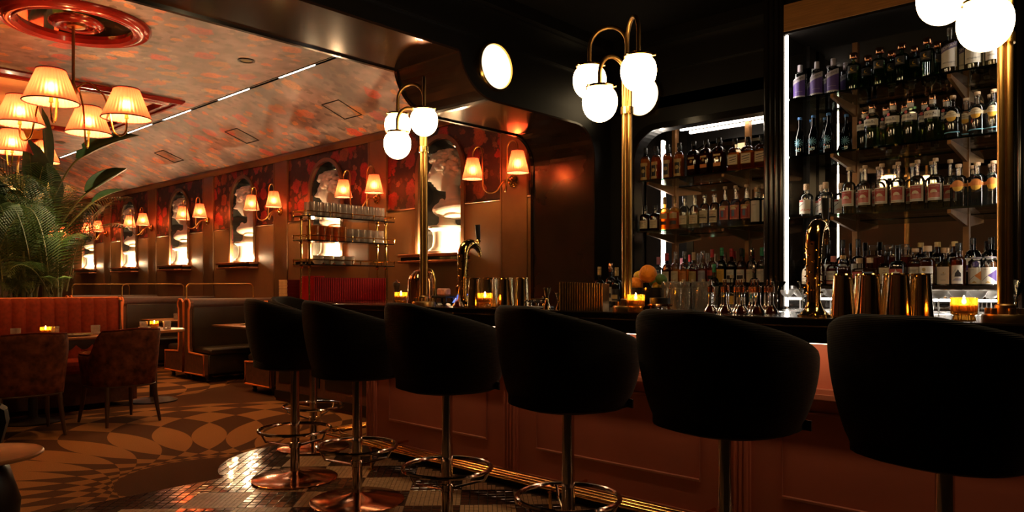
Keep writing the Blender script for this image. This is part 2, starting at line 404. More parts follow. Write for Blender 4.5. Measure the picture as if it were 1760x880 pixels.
M('mosaic_light', (.42, .27, .145), .35, var=.15, scale=30)
M('mosaic_dark', (.050, .030, .020), .14, var=.45, scale=9, coat=.5)
M('grout', (.045, .03, .02), .8)
M('red_gloss', (.30, .022, .016), .22, coat=.6, var=.15, scale=5)
M('tray_plaster', (.78, .40, .17), .6, var=.06)
M('red_velvet', (.19, .024, .008), .8, var=.2, scale=30, spec=.2)
M('booth_leather', (.024, .0145, .007), .48, var=.2, scale=8)
M('booth_roll', (.055, .018, .012), .55, var=.2, scale=20, sheen=.3)
M('booth_side', (.10, .035, .016), .7, var=.25, scale=24, bump=.2, bscale=120)
M('piping', (.85, .22, .05), .5, var=.08)
M('chair_cloth', (.15, .042, .014), .85, var=.6, scale=16, spec=.2)
M('chair_wood', (.10, .050, .022), .4, var=.2, scale=12, stretch=(6, 6, 1))
M('table_dark', (.025, .015, .010), .4)
M('table_top', (.40, .16, .055), .3, var=.2, scale=10)
M('wood_band', (.40, .165, .045), .40, var=.22, scale=5, stretch=(1.2, 6, 26))
M('bracket_bronze', (.26, .115, .035), .4, metal=.5, var=.1)
M('marble', (.85, .79, .68), .5, var=.06, scale=5, bump=.08, bscale=60)
M('niche_lacquer', (.02, .018, .016), .08, coat=.8)
M('menu_red', (.34, .006, .008), .55, var=.1, spec=.15)
M('menu_maroon', (.15, .006, .006), .6, var=.1, spec=.12)
M('menu_page', (.75, .50, .28), .7)
M('ceramic', (.62, .55, .47), .4)
M('napkin_green', (.20, .22, .12), .8)
M('leaf_dark', (.024, .060, .015), .38, var=.3, scale=12)
M('leaf_lamplit', (.55, .36, .05), .5, var=.25, scale=8)  # yellow of a leaf lit by the lamp, put into its colour
M('palm_leaf', (.055, .088, .018), .45, var=.35, scale=10)
M('palm_stem', (.13, .12, .03), .5)
M('planter', (.05, .02, .012), .5)
M('cork', (.62, .42, .25), .7)
M('cap_black', (.012, .011, .010), .35)
M('cap_blue', (.05, .16, .42), .4)
M('cap_red', (.55, .03, .035), .4)
M('cap_pink', (.62, .22, .28), .4)
M('cap_green', (.04, .30, .13), .4)
M('label_white', (.74, .67, .57), .6, var=.05)
M('label_cream', (.70, .56, .36), .6, var=.06)
M('label_gold', (.50, .33, .11), .4, var=.1)
M('label_purple', (.10, .055, .26), .5, var=.08)
M('label_lilac', (.42, .38, .44), .5)
M('label_violet', (.16, .12, .22), .5)
M('label_red', (.42, .055, .04), .5, var=.06)
M('label_rose', (.62, .20, .15), .5)
M('label_orange', (.72, .24, .05), .5)
M('label_yellow', (.78, .42, .05), .5)
M('label_blue', (.10, .15, .25), .5)
M('label_teal', (.05, .42, .44), .5)
M('label_black', (.015, .013, .012), .5)
M('label_sky', (.16, .42, .58), .5)
M('label_pink', (.70, .12, .12), .5)
M('ink', (.03, .02, .02), .6)
M('orange_peel', (.75, .22, .010), .5, spec=.25, bump=.3, bscale=90)
M('lemon_peel', (.80, .45, .02), .5, bump=.25, bscale=90)
M('lime_peel', (.055, .12, .02), .45, bump=.2, bscale=90)
M('salt_pink', (.68, .30, .22), .6, var=.3, scale=40)
M('wax', (.9, .75, .5), .5)
M('glass_smoke', (.01, .01, .012), .08, coat=.3)
thin_glass('glass_clear', (.97, .96, .94), .05)
thin_glass('glass_shelf', (.80, .90, .84), .05, edge=.8)
thin_glass('glass_edge', (.35, .62, .50), .18, edge=1)
thin_glass('glass_green', (.55, .78, .62), .05)
thin_glass('glass_bottlegreen', (.12, .28, .16), .06)
thin_glass('glass_amber', (.98, .62, .20), .04, frost=.22)
thin_glass('glass_brown', (.35, .16, .05), .06)
thin_glass('glass_black', (.02, .02, .025), .06)
thin_glass('glass_cut', (.95, .90, .82), .05, rough=.05, edge=1.1, frost=.07); thin_glass('glass_coupe', (.97, .97, .96), .06, edge=1.3, frost=.34); thin_glass('glass_tumbler', (.97, .92, .88), .06, edge=1.2, frost=.2)
liquid('spirit_clear', (.97, .97, .94), .03)
liquid('spirit_pale', (.95, .84, .52), .12)
liquid('spirit_amber', (.85, .36, .06), .3)
liquid('spirit_dark', (.45, .13, .03), .35)
liquid('spirit_red', (.62, .06, .03), .35)
liquid('spirit_green', (.55, .68, .34), .14)
liquid('spirit_rose', (.85, .30, .18), .35)
mm, nt_, b_ = nodes_of('mirror'); setv(b_, Metallic=1.0, Roughness=.02)
nz_ = N(nt_, 'ShaderNodeTexNoise'); nz_.inputs['Scale'].default_value = 2; cr_ = N(nt_, 'ShaderNodeValToRGB')
cr_.color_ramp.elements[0].color = (.50, .46, .42, 1); cr_.color_ramp.elements[1].color = (.60, .56, .52, 1)
nt_.links.new(nz_.outputs['Fac'], cr_.inputs[0]); nt_.links.new(cr_.outputs[0], b_.inputs['Base Color']); MATS['mirror'] = mm
mm, nt_, b_ = nodes_of('mirror_bronze'); setv(b_, Metallic=1.0, Roughness=.05)
nz_ = N(nt_, 'ShaderNodeTexNoise'); nz_.inputs['Scale'].default_value = 3; cr_ = N(nt_, 'ShaderNodeValToRGB')
cr_.color_ramp.elements[0].color = (.36, .24, .14, 1); cr_.color_ramp.elements[1].color = (.44, .30, .18, 1)
nt_.links.new(nz_.outputs['Fac'], cr_.inputs[0]); nt_.links.new(cr_.outputs[0], b_.inputs['Base Color']); MATS['mirror_bronze'] = mm
emitter('globe_light', (1, .69, .34), P_GLOBE); emitter('disc_light', (1, .74, .40), P_ROUND)
emitter('led_white', (1, .88, .74), P_LED); emitter('led_back', (1, .88, .74), 14); emitter('led_underbar', (1, .55, .30), P_UNDERBAR)
emitter('cove_light', (1, .86, .70), P_COVE); emitter('bulb_sconce', WARM, P_BULB_SCONCE); emitter('bulb_chandelier', WARM, P_BULB_CHAND)
emitter('downlight_lens', WARM, .15); emitter('flame', (1, .62, .2), P_CANDLE); emitter('phone_screen', (.15, .25, .9), .8)
fabric_shade('shade_cloth', (.66, .105, .085), (.95, .27, .13)); M('shade_trim', (.16, .015, .012), .6)
W_RED, W_PINK, W_OR, W_PALE = (.34, .022, .016), (.40, .055, .06), (.34, .10, .03), (.30, .15, .075)
CLR = (.05, .02, .01, 0.0)
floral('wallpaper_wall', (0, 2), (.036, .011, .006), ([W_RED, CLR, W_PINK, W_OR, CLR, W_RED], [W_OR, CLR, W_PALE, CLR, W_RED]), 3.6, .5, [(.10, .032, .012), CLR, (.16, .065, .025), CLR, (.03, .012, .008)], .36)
C_OR, C_RED, C_Y = (.62, .17, .04), (.55, .07, .035), (.60, .26, .07)
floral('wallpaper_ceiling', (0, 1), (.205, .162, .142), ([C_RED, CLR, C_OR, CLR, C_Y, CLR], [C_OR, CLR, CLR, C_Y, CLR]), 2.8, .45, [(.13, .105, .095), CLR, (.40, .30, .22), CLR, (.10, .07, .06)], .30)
carpet()

# ------------------------------------------------------------------ the room
XF, XB = -3.72, -4.37            # the two faces of the portal wall between bar and dining room
struct(MB().box(-24, -4, -.1, 3, 7, 0).build('floor', 'carpet', smooth=False))
# tiled floor around the bar, with a round bulge at the bar's end
def in_tile(x, y):
    return x > -4.43 or math.hypot(x + 4.3, y - 2.9) < .75
out_ = [(-4.43, -3.9)] + [(-4.43, 2.163)] + [(-4.3 + .75 * math.cos(R(a)), 2.9 + .75 * math.sin(R(a))) for a in range(260, 89, -10)] + [(-3.0, 3.65), (2.9, 3.65), (2.9, -3.9)]
out_ = [p for p in out_]
tb = MB(); n_ = len(out_)
tb.add([(x, y, .001) for x, y in out_] + [(x, y, .004) for x, y in out_], [tuple(range(n_, 2 * n_))] + [(i, (i + 1) % n_, n_ + (i + 1) % n_, n_ + i) for i in range(n_)])
tile_bed = struct(tb.build('floor_tiled', 'grout', smooth=False))
# mosaic: diamond squares of small light tiles, the rest in larger dark tiles, all laid at 45 degrees
S2 = math.sqrt(.5); D_ = .425
def is_light(x, y):
    fx = (x + 3.99) / D_; fy = (y - 2.765) / D_
    fx -= round(fx); fy -= round(fy)
    inner = x > -4.2 or math.hypot(x + 4.3, y - 2.9) < .42
    return abs(fx) + abs(fy) < .5 and inner
dark, light = [], MB()
sd = D_ * S2 / 6                                        # dark tile pitch
edge_ = []
for i in range(-110, 110):
    for j in range(-110, 110):
        u, v = (i + .5) * sd, (j + .5) * sd
        x = -3.99 + (u - v) * S2; y = 2.765 - D_ / 2 + (u + v) * S2
        if not (-5.12 < x < -1.2 and .4 < y < 3.18): continue
        if y < 2.163: nx_, ny_, dd = -1, 0, -4.43 - x                     # signed distance beyond the carpet edge
        else:
            rr_ = math.hypot(x + 4.3, y - 2.9); nx_, ny_, dd = (x + 4.3) / rr_, (y - 2.9) / rr_, rr_ - .75
            if x > -4.3: dd = -1
        if dd > sd * .7: continue
        if dd > -sd * .75:
            edge_.append((x, y, nx_, ny_, dd)); continue
        if y > 3.2 or (x > -4.35 and y > 3.22): continue
        if is_light(x, y):
            k = 2; q = sd / k
            for a in range(k):
                for b in range(k):
                    uu, vv = u + (a - .5) * q, v + (b - .5) * q; cx = -3.99 + (uu - vv) * S2; cy = 2.765 - D_ / 2 + (uu + vv) * S2
                    h = q * .86 * S2; z = .0075 + rnd.uniform(-.0006, .0006)
                    light.add([(cx, cy - h, .003), (cx + h, cy, .003), (cx, cy + h, .003), (cx - h, cy, .003), (cx, cy - h, z), (cx + h, cy, z), (cx, cy + h, z), (cx - h, cy, z)],
                              [(4, 5, 6, 7), (0, 1, 5, 4), (1, 2, 6, 5), (2, 3, 7, 6), (3, 0, 4, 7)])
        else:
            dark.append((x, y))
lm = light.build('light_mosaic', 'mosaic_light', tile_bed, smooth=False, fixn=False); lm['kind'] = 'stuff'
def tile_mb(t, h, z0, z1, tilt, x=0, y=0):
    h = h * S2; b_ = .0018
    t.add([(x, y - h, z0), (x + h, y, z0), (x, y + h, z0), (x - h, y, z0), (x, y - h, z1 - b_), (x + h, y, z1 - b_), (x, y + h, z1 - b_), (x - h, y, z1 - b_),
           (x, y - h + b_ * 2, z1 + tilt), (x + h - b_ * 2, y, z1), (x, y + h - b_ * 2, z1 - tilt), (x - h + b_ * 2, y, z1)],
          [(8, 9, 10, 11), (4, 5, 9, 8), (5, 6, 10, 9), (6, 7, 11, 10), (7, 4, 8, 11), (0, 1, 5, 4), (1, 2, 6, 5), (2, 3, 7, 6), (3, 0, 4, 7)])
dark.sort(key=lambda p: p[0] ** 2 + p[1] ** 2)
vis = [p for p in dark if p[0] < -2.4 and p[1] > 1.5 and math.hypot(*p) > 3.7][:290]
vs_ = set(vis); tile_meshes = []
for k in range(6):
    t = MB(); tile_mb(t, sd * .93, .003, .0078, rnd.uniform(-.0007, .0007)); tile_meshes.append(t.mesh('tile', 'mosaic_dark', False, fixn=False))
for p in vis: obj('tile', rnd.choice(tile_meshes), tile_bed, (p[0], p[1], 0))
rest = MB()
for p in dark:
    if p not in vs_: tile_mb(rest, sd * .93, .003, .0078, rnd.uniform(-.0007, .0007), *p)
for x, y, nx_, ny_, dd in edge_:                          # tiles cut to the curved carpet edge
    h = sd * .93 * S2; q = [(x, y - h), (x + h, y), (x, y + h), (x - h, y)]; o_ = []
    for a, b in zip(q, q[1:] + q[:1]):
        da = (a[0] - x) * nx_ + (a[1] - y) * ny_ + dd; db = (b[0] - x) * nx_ + (b[1] - y) * ny_ + dd
        if da <= 0: o_.append(a)
        if da * db < 0: t = da / (da - db); o_.append((a[0] + (b[0] - a[0]) * t, a[1] + (b[1] - a[1]) * t))
    if len(o_) > 2:
        z = .0075 + rnd.uniform(-.0005, .0005); n = len(o_)
        rest.add([(p[0], p[1], .003) for p in o_] + [(p[0], p[1], z) for p in o_], [tuple(range(n, 2 * n))] + [(k, (k + 1) % n, n + (k + 1) % n, n + k) for k in range(n)])
rt = rest.build('dark_tiling', 'mosaic_dark', tile_bed, smooth=False, fixn=False); rt['kind'] = 'stuff'

# portal wall with its stepped, curved opening
prof = [(-3.9, 2.81), (3.478, 2.81)] + [(3.83 + .35 * math.cos(R(a)), 2.875 + .35 * math.sin(R(a))) for a in range(186, 271, 6)][1:] + [(4.793, 2.525)] + arc((4.793, 2.275), .25, 90, 0, 10)[1:] + [(5.043, 0)]
pw = MB(); ZT = 3.6
pts = prof[:-1]
for (y0, z0), (y1, z1) in zip(prof, prof[1:]):
    if y1 > y0 + 1e-6:
        pw.add([(XF, y0, z0), (XF, y1, z1), (XF, y1, ZT), (XF, y0, ZT), (XB, y0, z0), (XB, y1, z1), (XB, y1, ZT), (XB, y0, ZT)], [(0, 1, 2, 3), (4, 7, 6, 5)], 0)
        pw.add([(XF, y0, z0), (XF, y1, z1), (XB, y1, z1), (XB, y0, z0)], [(0, 3, 2, 1)], 1)
    else:
        pw.add([(XF, y0, z0), (XF, y1, z1), (XB, y1, z1), (XB, y0, z0)], [(0, 3, 2, 1)], 1)
pw.box(XB, 5.047, 0, XF, 5.3, ZT, 0); pw.box(XB, 5.3, 0, XF, 5.62, ZT, 0)
pw.add([(XF, -3.9, ZT), (XF, 5.6, ZT), (XB, 5.6, ZT), (XB, -3.9, ZT)], [(0, 1, 2, 3)], 0)
wall_left = struct(pw.build('wall_left', ['black_satin', 'soffit_lacquer'], angle=25, fixn=False))
def offset(pr, d):
    o = []
    for i in range(len(pr)):
        a = Vector(pr[max(0, i - 1)]); b = Vector(pr[min(len(pr) - 1, i + 1)]); t = (b - a).normalized()
        nrm = Vector((-t.y, t.x)); o.append((pr[i][0] + nrm.x * d, pr[i][1] + nrm.y * d))
    return o
MB().band(prof, offset(prof, .11), 'x', XF, XF + .018).build('architrave', 'black_satin', wall_left, angle=25)
MB().band(offset(prof, -.004), offset(prof, .012), 'x', XF + .001, XF + .022).build('bead', 'soffit_lacquer', wall_left, angle=25)
MB().band(offset(prof, -.012), offset(prof, .05), 'x', XB - .03, XB + .002).build('architrave', 'black_gloss', wall_left, angle=25)
MB().box(XF, -3.9, 2.955, XF + .03, 5.29, 2.985).box(XF, -3.9, 3.18, XF + .10, 5.29, 3.27).box(XF, -3.9, 3.165, XF + .05, 5.29, 3.18).build('cornice', 'black_satin', wall_left, smooth=False)

# wall behind the bar, with the bottle bay cut into it
BX0, BX1, BZ0, BZ1 = -3.47, -2.30, 1.04, 2.49
wb = MB()
wb.box(XF, 5.3, 0, BX0, 5.42, 3.6); wb.box(BX1, 5.3, 0, -2.0, 5.42, 3.6); wb.box(BX0, 5.3, 0, BX1, 5.42, .9)
ar = [(BX0, BZ0)] + [(BX0 + .25 - .25 * math.cos(R(a)), BZ1 - .25 + .25 * math.sin(R(a))) for a in range(0, 91, 9)] + [(BX1, BZ1)]
for (x0, z0), (x1, z1) in zip(ar, ar[1:]):
    if x1 > x0 + 1e-6: wb.add([(x0, 5.3, z0), (x1, 5.3, z1), (x1, 5.3, 3.6), (x0, 5.3, 3.6), (x0, 5.42, z0), (x1, 5.42, z1)], [(0, 1, 2, 3), (0, 4, 5, 1)])
wb.box(-.50, 5.3, 0, 2.95, 5.42, 3.6); wb.box(-2.0, 5.5, 0, -.5, 5.62, 3.6)
wall_back = struct(wb.build('wall_back', 'black_satin', angle=25, fixn=False))
MB().band(ar, [(x - (.05 if x < -3.0 else 0), z + (.05 if z > 2.3 else 0)) for x, z in ar], 'y', 5.285, 5.3).build('architrave', 'black_gloss', wall_back, angle=25)
MB().box(XF + .1, 5.27, 2.955, -2.2, 5.3, 2.985).box(XF + .1, 5.2, 3.18, -2.2, 5.3, 3.27).build('cornice', 'black_satin', wall_back, smooth=False)
bay = MB().box(BX0 - .25, 5.86, .9, -2.0, 5.9, 2.75).box(BX0 - .3, 5.42, .9, BX0 - .22, 5.9, 2.75).box(-2.1, 5.42, .9, -2.0, 5.9, 2.75).box(BX0 - .25, 5.3, 2.66, -2.0, 5.9, 2.75)
bay.build('alcove', 'black_gloss', wall_back, smooth=False)
struct(MB().box(2.95, -4, 0, 3.0, 5.4, 3.6).build('wall_right', 'black_satin', smooth=False))
struct(MB().box(-24, -4.05, 0, 3, -4, 3.6).build('wall_front', 'wall_taupe', smooth=False))
struct(MB().box(-22.1, -4, 0, -22, 7, 3.6).build('wall_end', 'wall_taupe', smooth=False))
struct(MB().box(XF, -4, 3.27, 3, 5.42, 3.35).build('ceiling_bar', 'ceiling_black', smooth=False))

# dining room ceiling: flat part, light slot, sloped part; printed with flowers
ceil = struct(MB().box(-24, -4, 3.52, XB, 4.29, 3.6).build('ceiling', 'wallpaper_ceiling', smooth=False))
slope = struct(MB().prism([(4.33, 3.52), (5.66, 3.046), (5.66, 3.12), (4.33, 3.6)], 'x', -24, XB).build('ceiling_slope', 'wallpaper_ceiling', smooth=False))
sl = MB().box(-24, 4.29, 3.56, XB, 4.33, 3.60).box(-24, 4.275, 3.514, XB, 4.29, 3.6).box(-24, 4.33, 3.517, XB, 4.338, 3.6)
struct(sl.build('trim_1', 'black_plain', smooth=False))
cl0 = None
for i, (a, b) in enumerate([(-7.51, -6.80), (-8.96, -8.20), (-10.62, -9.77), (-12.12, -11.04), (-15.1, -14.29), (-16.44, -15.61)]):
    o = thing('slot_light', '%s white light segment in the ceiling slot, counting from the black beam' % nth(i), 'light', ((a + b) / 2, 4.31, 3.53), 0, 'lights in the ceiling slot')
    MB().box(-(b - a) / 2, -.018, -.008, (b - a) / 2, .018, .0).build('diffuser', 'cove_light', o, smooth=False)
    MB().box(-(b - a) / 2 - .01, -.02, 0, (b - a) / 2 + .01, .02, .028).build('housing', 'black_plain', o, smooth=False)
sd_ = Vector((0, 1.33, -.474)).normalized(); sn_ = Vector((0, -sd_.z, sd_.y)) * -1
def on_slope(x, t, up): return Vector((x, 4.33, 3.52)) + sd_ * t + sn_ * up
for (x, t, w, h) in [(-5.0, .55, .34, .34), (-7.35, .75, .34, .34), (-9.7, .72, .34, .34), (-12.1, .72, .34, .34)]:
    q = [on_slope(x - w / 2, t - h / 2, .002), on_slope(x + w / 2, t - h / 2, .002), on_slope(x + w / 2, t + h / 2, .002), on_slope(x - w / 2, t + h / 2, .002)]
    MB().tube(q, .0075, 6, closed=True).build('hatch_frame', 'black_plain', slope, smooth=False)
for i, ((x, y), nm) in enumerate(zip(DOWNLIGHTS, ['near the chandelier', 'beyond the palm', 'over the round dining table', 'over the armchairs', 'beside the black beam'])):
    o = thing('downlight', 'round black recessed ceiling spotlight ' + nm, 'light', (x, y, 3.52))
    MB().lathe([(.075, 0), (.085, -.008), (.062, -.010), (.058, -.002)], 28).build('rim', 'black_plain', o)
    MB().lathe([(0, -.001), (.056, -.001)], 24).build('lens', 'downlight_lens', o)

# far wall with arched alcoves, printed upper part and plain panels below
YN = 5.6; NW = .36; ZS, ZA = 1.56, 2.86
wf = MB()
edges = [XB + .05] + [q for x in NICHES for q in (x + NW, x - NW)] + [-22]
for i in range(0, len(edges), 2):
    wf.box(edges[i + 1], YN, 0, edges[i], YN + .08, 3.2)
for x in NICHES:
    wf.box(x - NW, YN, 0, x + NW, YN + .08, ZS)
    a_ = [(x + NW * math.cos(R(a)), ZA - NW + NW * math.sin(R(a))) for a in range(180, -1, -10)]
    for (x0, z0), (x1, z1) in zip(a_, a_[1:]):
        wf.add([(x0, YN, z0), (x1, YN, z1), (x1, YN, 3.2), (x0, YN, 3.2), (x0, YN + .08, z0), (x1, YN + .08, z1)], [(0, 1, 2, 3), (0, 4, 5, 1)])
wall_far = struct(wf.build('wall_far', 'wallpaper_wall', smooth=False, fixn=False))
def niche_parts(x):
    jl = [(x - NW, ZS)] + [(x + NW * math.cos(R(a)), ZA - NW + NW * math.sin(R(a))) for a in range(180, -1, -10)] + [(x + NW, ZS)]
    al = MB(); D2 = .40                       # curved glossy alcove
    rows = []
    for k in range(9):
        t = k / 8; yy = YN + .02 + D2 * math.sin(t * PI / 2); s = math.cos(t * PI / 2) * .85 + .15
        rows.append([(x + (px - x) * s, yy, ZS + (pz - ZS) * (s if pz > ZA - NW else 1) if False else ZS + (pz - ZS) * (.75 + .25 * s)) for px, pz in jl])
    al.grid(rows); al.box(x - NW, YN, ZS - .02, x + NW, YN + .45, ZS)
    al.grid([[(px, YN + .44, pz) for px, pz in jl], [(x, YN + .44, ZS + .5)] * len(jl)])
    al.build('alcove', 'niche_lacquer', wall_far, angle=60)
    outer = [(x - NW - .05, ZS)] + [(x + (NW + .05) * math.cos(R(a)), ZA - NW + (NW + .05) * math.sin(R(a))) for a in range(180, -1, -10)] + [(x + NW + .05, ZS)]
    MB().band(jl, outer, 'y', YN - .03, YN + .005).build('arch_trim', 'trim_taupe', wall_far, angle=30)
    sil = MB().bbox(x - .56, YN - .17, ZS - .035, x + .50, YN + .01, ZS, .005, 0).bbox(x - .54, YN - .14, ZS - .075, x + .48, YN, ZS - .035, .004, 1).bbox(x - .56, YN - .17, ZS - .10, x + .50, YN, ZS - .075, .005, 0)
    sil.build('sill', ['copper_trim', 'black_gloss'], wall_far, smooth=False)
for x in NICHES: niche_parts(x)
PIL = [-5.11 - 2.28 * i for i in range(8)]
ZR = 2.10
for i, xp in enumerate(PIL):
    pl = MB().box(xp - .17, YN - .022, 0, xp + .17, YN, 3.07).box(xp - .185, YN - .03, 0, xp - .165, YN, 3.07).box(xp + .165, YN - .03, 0, xp + .185, YN, 3.07).box(xp - .16, YN - .026, 2.52, xp + .16, YN - .02, 2.535)
    pl.build('pilaster', 'trim_taupe', wall_far, smooth=False)
for i, x in enumerate(NICHES):
    l, r_ = x - 1.14 + .19, x + 1.14 - .19
    if i == 0: r_ = x + 1.14 - .19
    pn = MB().box(l, YN - .012, .1, r_, YN, ZS - .10).box(l, YN - .012, ZS - .10, x - NW - .05, YN, ZR).box(x + NW + .05, YN - .012, ZS - .10, r_, YN, ZR)
    pn.build('wall_panel', 'wall_taupe', wall_far, smooth=False)
    MB().bbox(l, YN - .028, ZR - .012, x - NW - .05, YN, ZR + .012, .005).bbox(x + NW + .05, YN - .028, ZR - .012, r_, YN, ZR + .012, .005).build('chair_rail', 'chrome', wall_far, smooth=False)
MB().box(PIL[0] + .185, YN - .012, .1, XB, YN, ZR).build('wall_panel', 'wall_taupe', wall_far, smooth=False)
MB().bbox(PIL[0] + .185, YN - .028, ZR - .012, XB, YN, ZR + .012, .005).build('chair_rail', 'chrome', wall_far, smooth=False)
struct(MB().prism([(YN, 2.99), (YN - .03, 2.99), (YN - .05, 3.05), (YN - .05, 3.08), (YN, 3.08)], 'x', -22, XB).build('trim_2', 'trim_taupe', smooth=False))
struct(MB().bbox(-22, YN - .025, 0, XB, YN, .12, .008).build('baseboard_far', 'trim_taupe', smooth=False))

# ceiling tray with red frame and the round medallion
tray = thing('ceiling_tray', 'rectangular ceiling tray with glossy red frame and cream plaster field', 'ceiling panel', (-10.8, 2.55, 3.52))
def frame_rect(x0, x1, y0, y1, secs):
    rows = []
    for (ins, z) in secs: rows.append([(x0 + ins, y0 + ins, z), (x1 - ins, y0 + ins, z), (x1 - ins, y1 - ins, z), (x0 + ins, y1 - ins, z)])
    return rows
t = MB(); t.grid(frame_rect(-1.5, 1.5, -1.5, 1.5, [(0, 0), (0, -.02), (.03, -.05), (.07, -.05), (.08, -.03), (.14, -.03), (.15, -.055), (.19, -.06), (.22, -.03), (.25, -.004)]), closed_u=True)
t.build('frame', 'red_gloss', tray, angle=30)
MB().box(-1.26, -1.26, -.012, 1.26, 1.26, -.002).build('plaster_field', 'tray_plaster', tray, smooth=False)
med = thing('ceiling_medallion', 'round red moulded ceiling medallion with mirrored ring above the chandelier', 'ceiling rose', (-7.23, 2.19, 3.52))
MB().lathe([(.60, 0), (.60, -.02), (.575, -.045), (.55, -.03), (.54, -.05), (.51, -.06), (.48, -.045), (.47, -.055), (.45, -.05), (.44, -.012)], 64).build('moulding', 'red_gloss', med, angle=50)
MB().lathe([(.445, -.012), (.20, -.012)], 64).build('mirror', 'mirror_bronze', med)
MB().lathe([(.215, -.012), (.21, -.03), (.185, -.045), (.17, -.03), (.155, -.045), (.13, -.04), (.12, -.02), (.07, -.02)], 48).build('rosette', 'red_gloss', med, angle=50)
MB().lathe([(.075, -.02), (.07, -.045), (.03, -.06), (0, -.06)], 24).build('canopy', 'brass_dark', med)

# ------------------------------------------------------------------ the bar
bar = thing('bar', 'salmon pink panelled bar with fluted pilasters behind the row of stools', 'bar', (-1.4, 3.2, 0))
OX, OY = -1.4, 3.2
def bx(b, x0, y0, z0, x1, y1, z1, m=0): return b.box(x0 - OX, y0 - OY, z0, x1 - OX, y1 - OY, z1, m)
b = MB(); bx(b, -4.35, 3.2, .10, 1.6, 3.6, .70); bx(b, -4.35, 3.19, .70, 1.6, 3.6, .97)
b.build('carcass', 'pink_panel', bar, smooth=False)
b = MB(); bx(b, -4.30, 3.25, 0, 1.6, 3.58, .10); b.build('toe_kick', 'black_plain', bar, smooth=False)
b = MB(); bx(b, -4.36, 3.185, .098, 1.6, 3.2, .118); bx(b, -4.365, 3.185, .098, -4.35, 3.6, .118); b.build('base_moulding', 'pink_trim', bar, smooth=False)
b = MB(); bx(b, -4.37, 3.135, .724, 1.6, 3.19, .745); bx(b, -4.36, 3.15, .745, 1.6, 3.19, .765); bx(b, -4.36, 3.16, .712, 1.6, 3.2, .724); b.build('dado_rail', 'pink_trim', bar, smooth=False)
PILX = [-4.295, -2.95, -1.525, -.12, 1.28]
for k, xp in enumerate(PILX):
    b = MB(); w = .055
    bx(b, xp - w, 3.186, .118, xp + w, 3.2, .712)
    for q in (-.036, -.012, .012, .036): b.cyl((xp + q - OX, 3.186 - OY, .12), (xp + q - OX, 3.186 - OY, .71), .010, 10)
    b.build('pilaster', 'pink_panel', bar, angle=50)
for k in range(4):
    x0, x1 = PILX[k] + .20, PILX[k + 1] - .20
    q = [(x0 - OX, -.004, .272), (x1 - OX, -.004, .272), (x1 - OX, -.004, .655), (x0 - OX, -.004, .655)]
    MB().tube(q, .0085, 6, closed=True).build('panel_moulding', 'pink_trim', bar, smooth=False)
q = [(-4.354 - OX, .08, .272), (-4.354 - OX, .36, .272), (-4.354 - OX, .36, .655), (-4.354 - OX, .08, .655)]
MB().tube(q, .0085, 6, closed=True).build('panel_moulding', 'pink_trim', bar, smooth=False)
b = MB(); bx(b, -4.3, 3.06, .962, 1.6, 3.075, .972); b.build('light_strip', 'led_underbar', bar, smooth=False)
top = thing('bar_counter', 'long dark stone bar top carrying lamps and glassware', 'counter', (-1.4, 3.2, 1.0))
MB().bbox(-4.43 - OX, -.25, .036, 1.6 - OX, .45, .072, .006).build('slab', 'counter_stone', top, smooth=False)
MB().box(-4.41 - OX, -.235, -.028, 1.6 - OX, -.20, .036).box(-4.41 - OX, -.20, -.028, -4.385 - OX, .40, .036).box(-4.38 - OX, -.2, .02, 1.6 - OX, .42, .036).build('fascia', 'black_satin', top, smooth=False)
MB().box(-4.425 - OX, -.254, .066, 1.6 - OX, -.247, .0725).build('edge_strip', 'counter_edge', top, smooth=False)
fr = thing('foot_rail', 'triple brass foot rail running along the foot of the pink bar', 'foot rail', (-1.4, 2.9, 0))
b = MB()
for k in range(3):
    o = k * .042
    b.tube([(1.6 - OX, .01 + o, .165)] + [(-4.45 + o - OX, .01 + o, .165), (-4.545 + o - OX, .06 + o, .165), (-4.57 + o - OX, .12 + o, .165), (-4.57 + o - OX, .75, .165)], .013, 10)
b.build('rail', 'gold_polish', fr)
for x in (-3.9, -3.15, -2.4, -1.65, -.9, -.15, .6):
    b = MB(); b.tube([(x - OX, -.005, .155), (x - OX, -.005, .10), (x - OX, .0, .02), (x - OX, .0, .008)], .008, 8); b.lathe([(.022, 0), (.022, .008), (0, .010)], 12, (x - OX, 0, .008))
    b.box(x - .012 - OX, -.012, .145, x + .012 - OX, .11, .153); b.tube([(x - OX, .1, .15), (x - OX, .22, .15), (x - OX, .33, .15)], .008, 8)
    b.build('rail_bracket', 'brass', fr)

# back counter
bc = thing('back_counter', 'black work counter under the bottle shelves', 'counter', (-1.4, 4.95, 0))
MB().box(-3.71 - OX, -.35, .08, 1.6 - OX, .34, 1.0).box(-3.71 - OX, -.30, 0, 1.6 - OX, .3, .08).build('cabinet', 'black_satin', bc, smooth=False)
MB().bbox(-3.715 - OX, -.39, 1.0, 1.6 - OX, .347, 1.04, .006).box(-3.46 - OX, .34, 1.0, -2.305 - OX, .90, 1.04).build('worktop', 'black_gloss', bc, smooth=False)

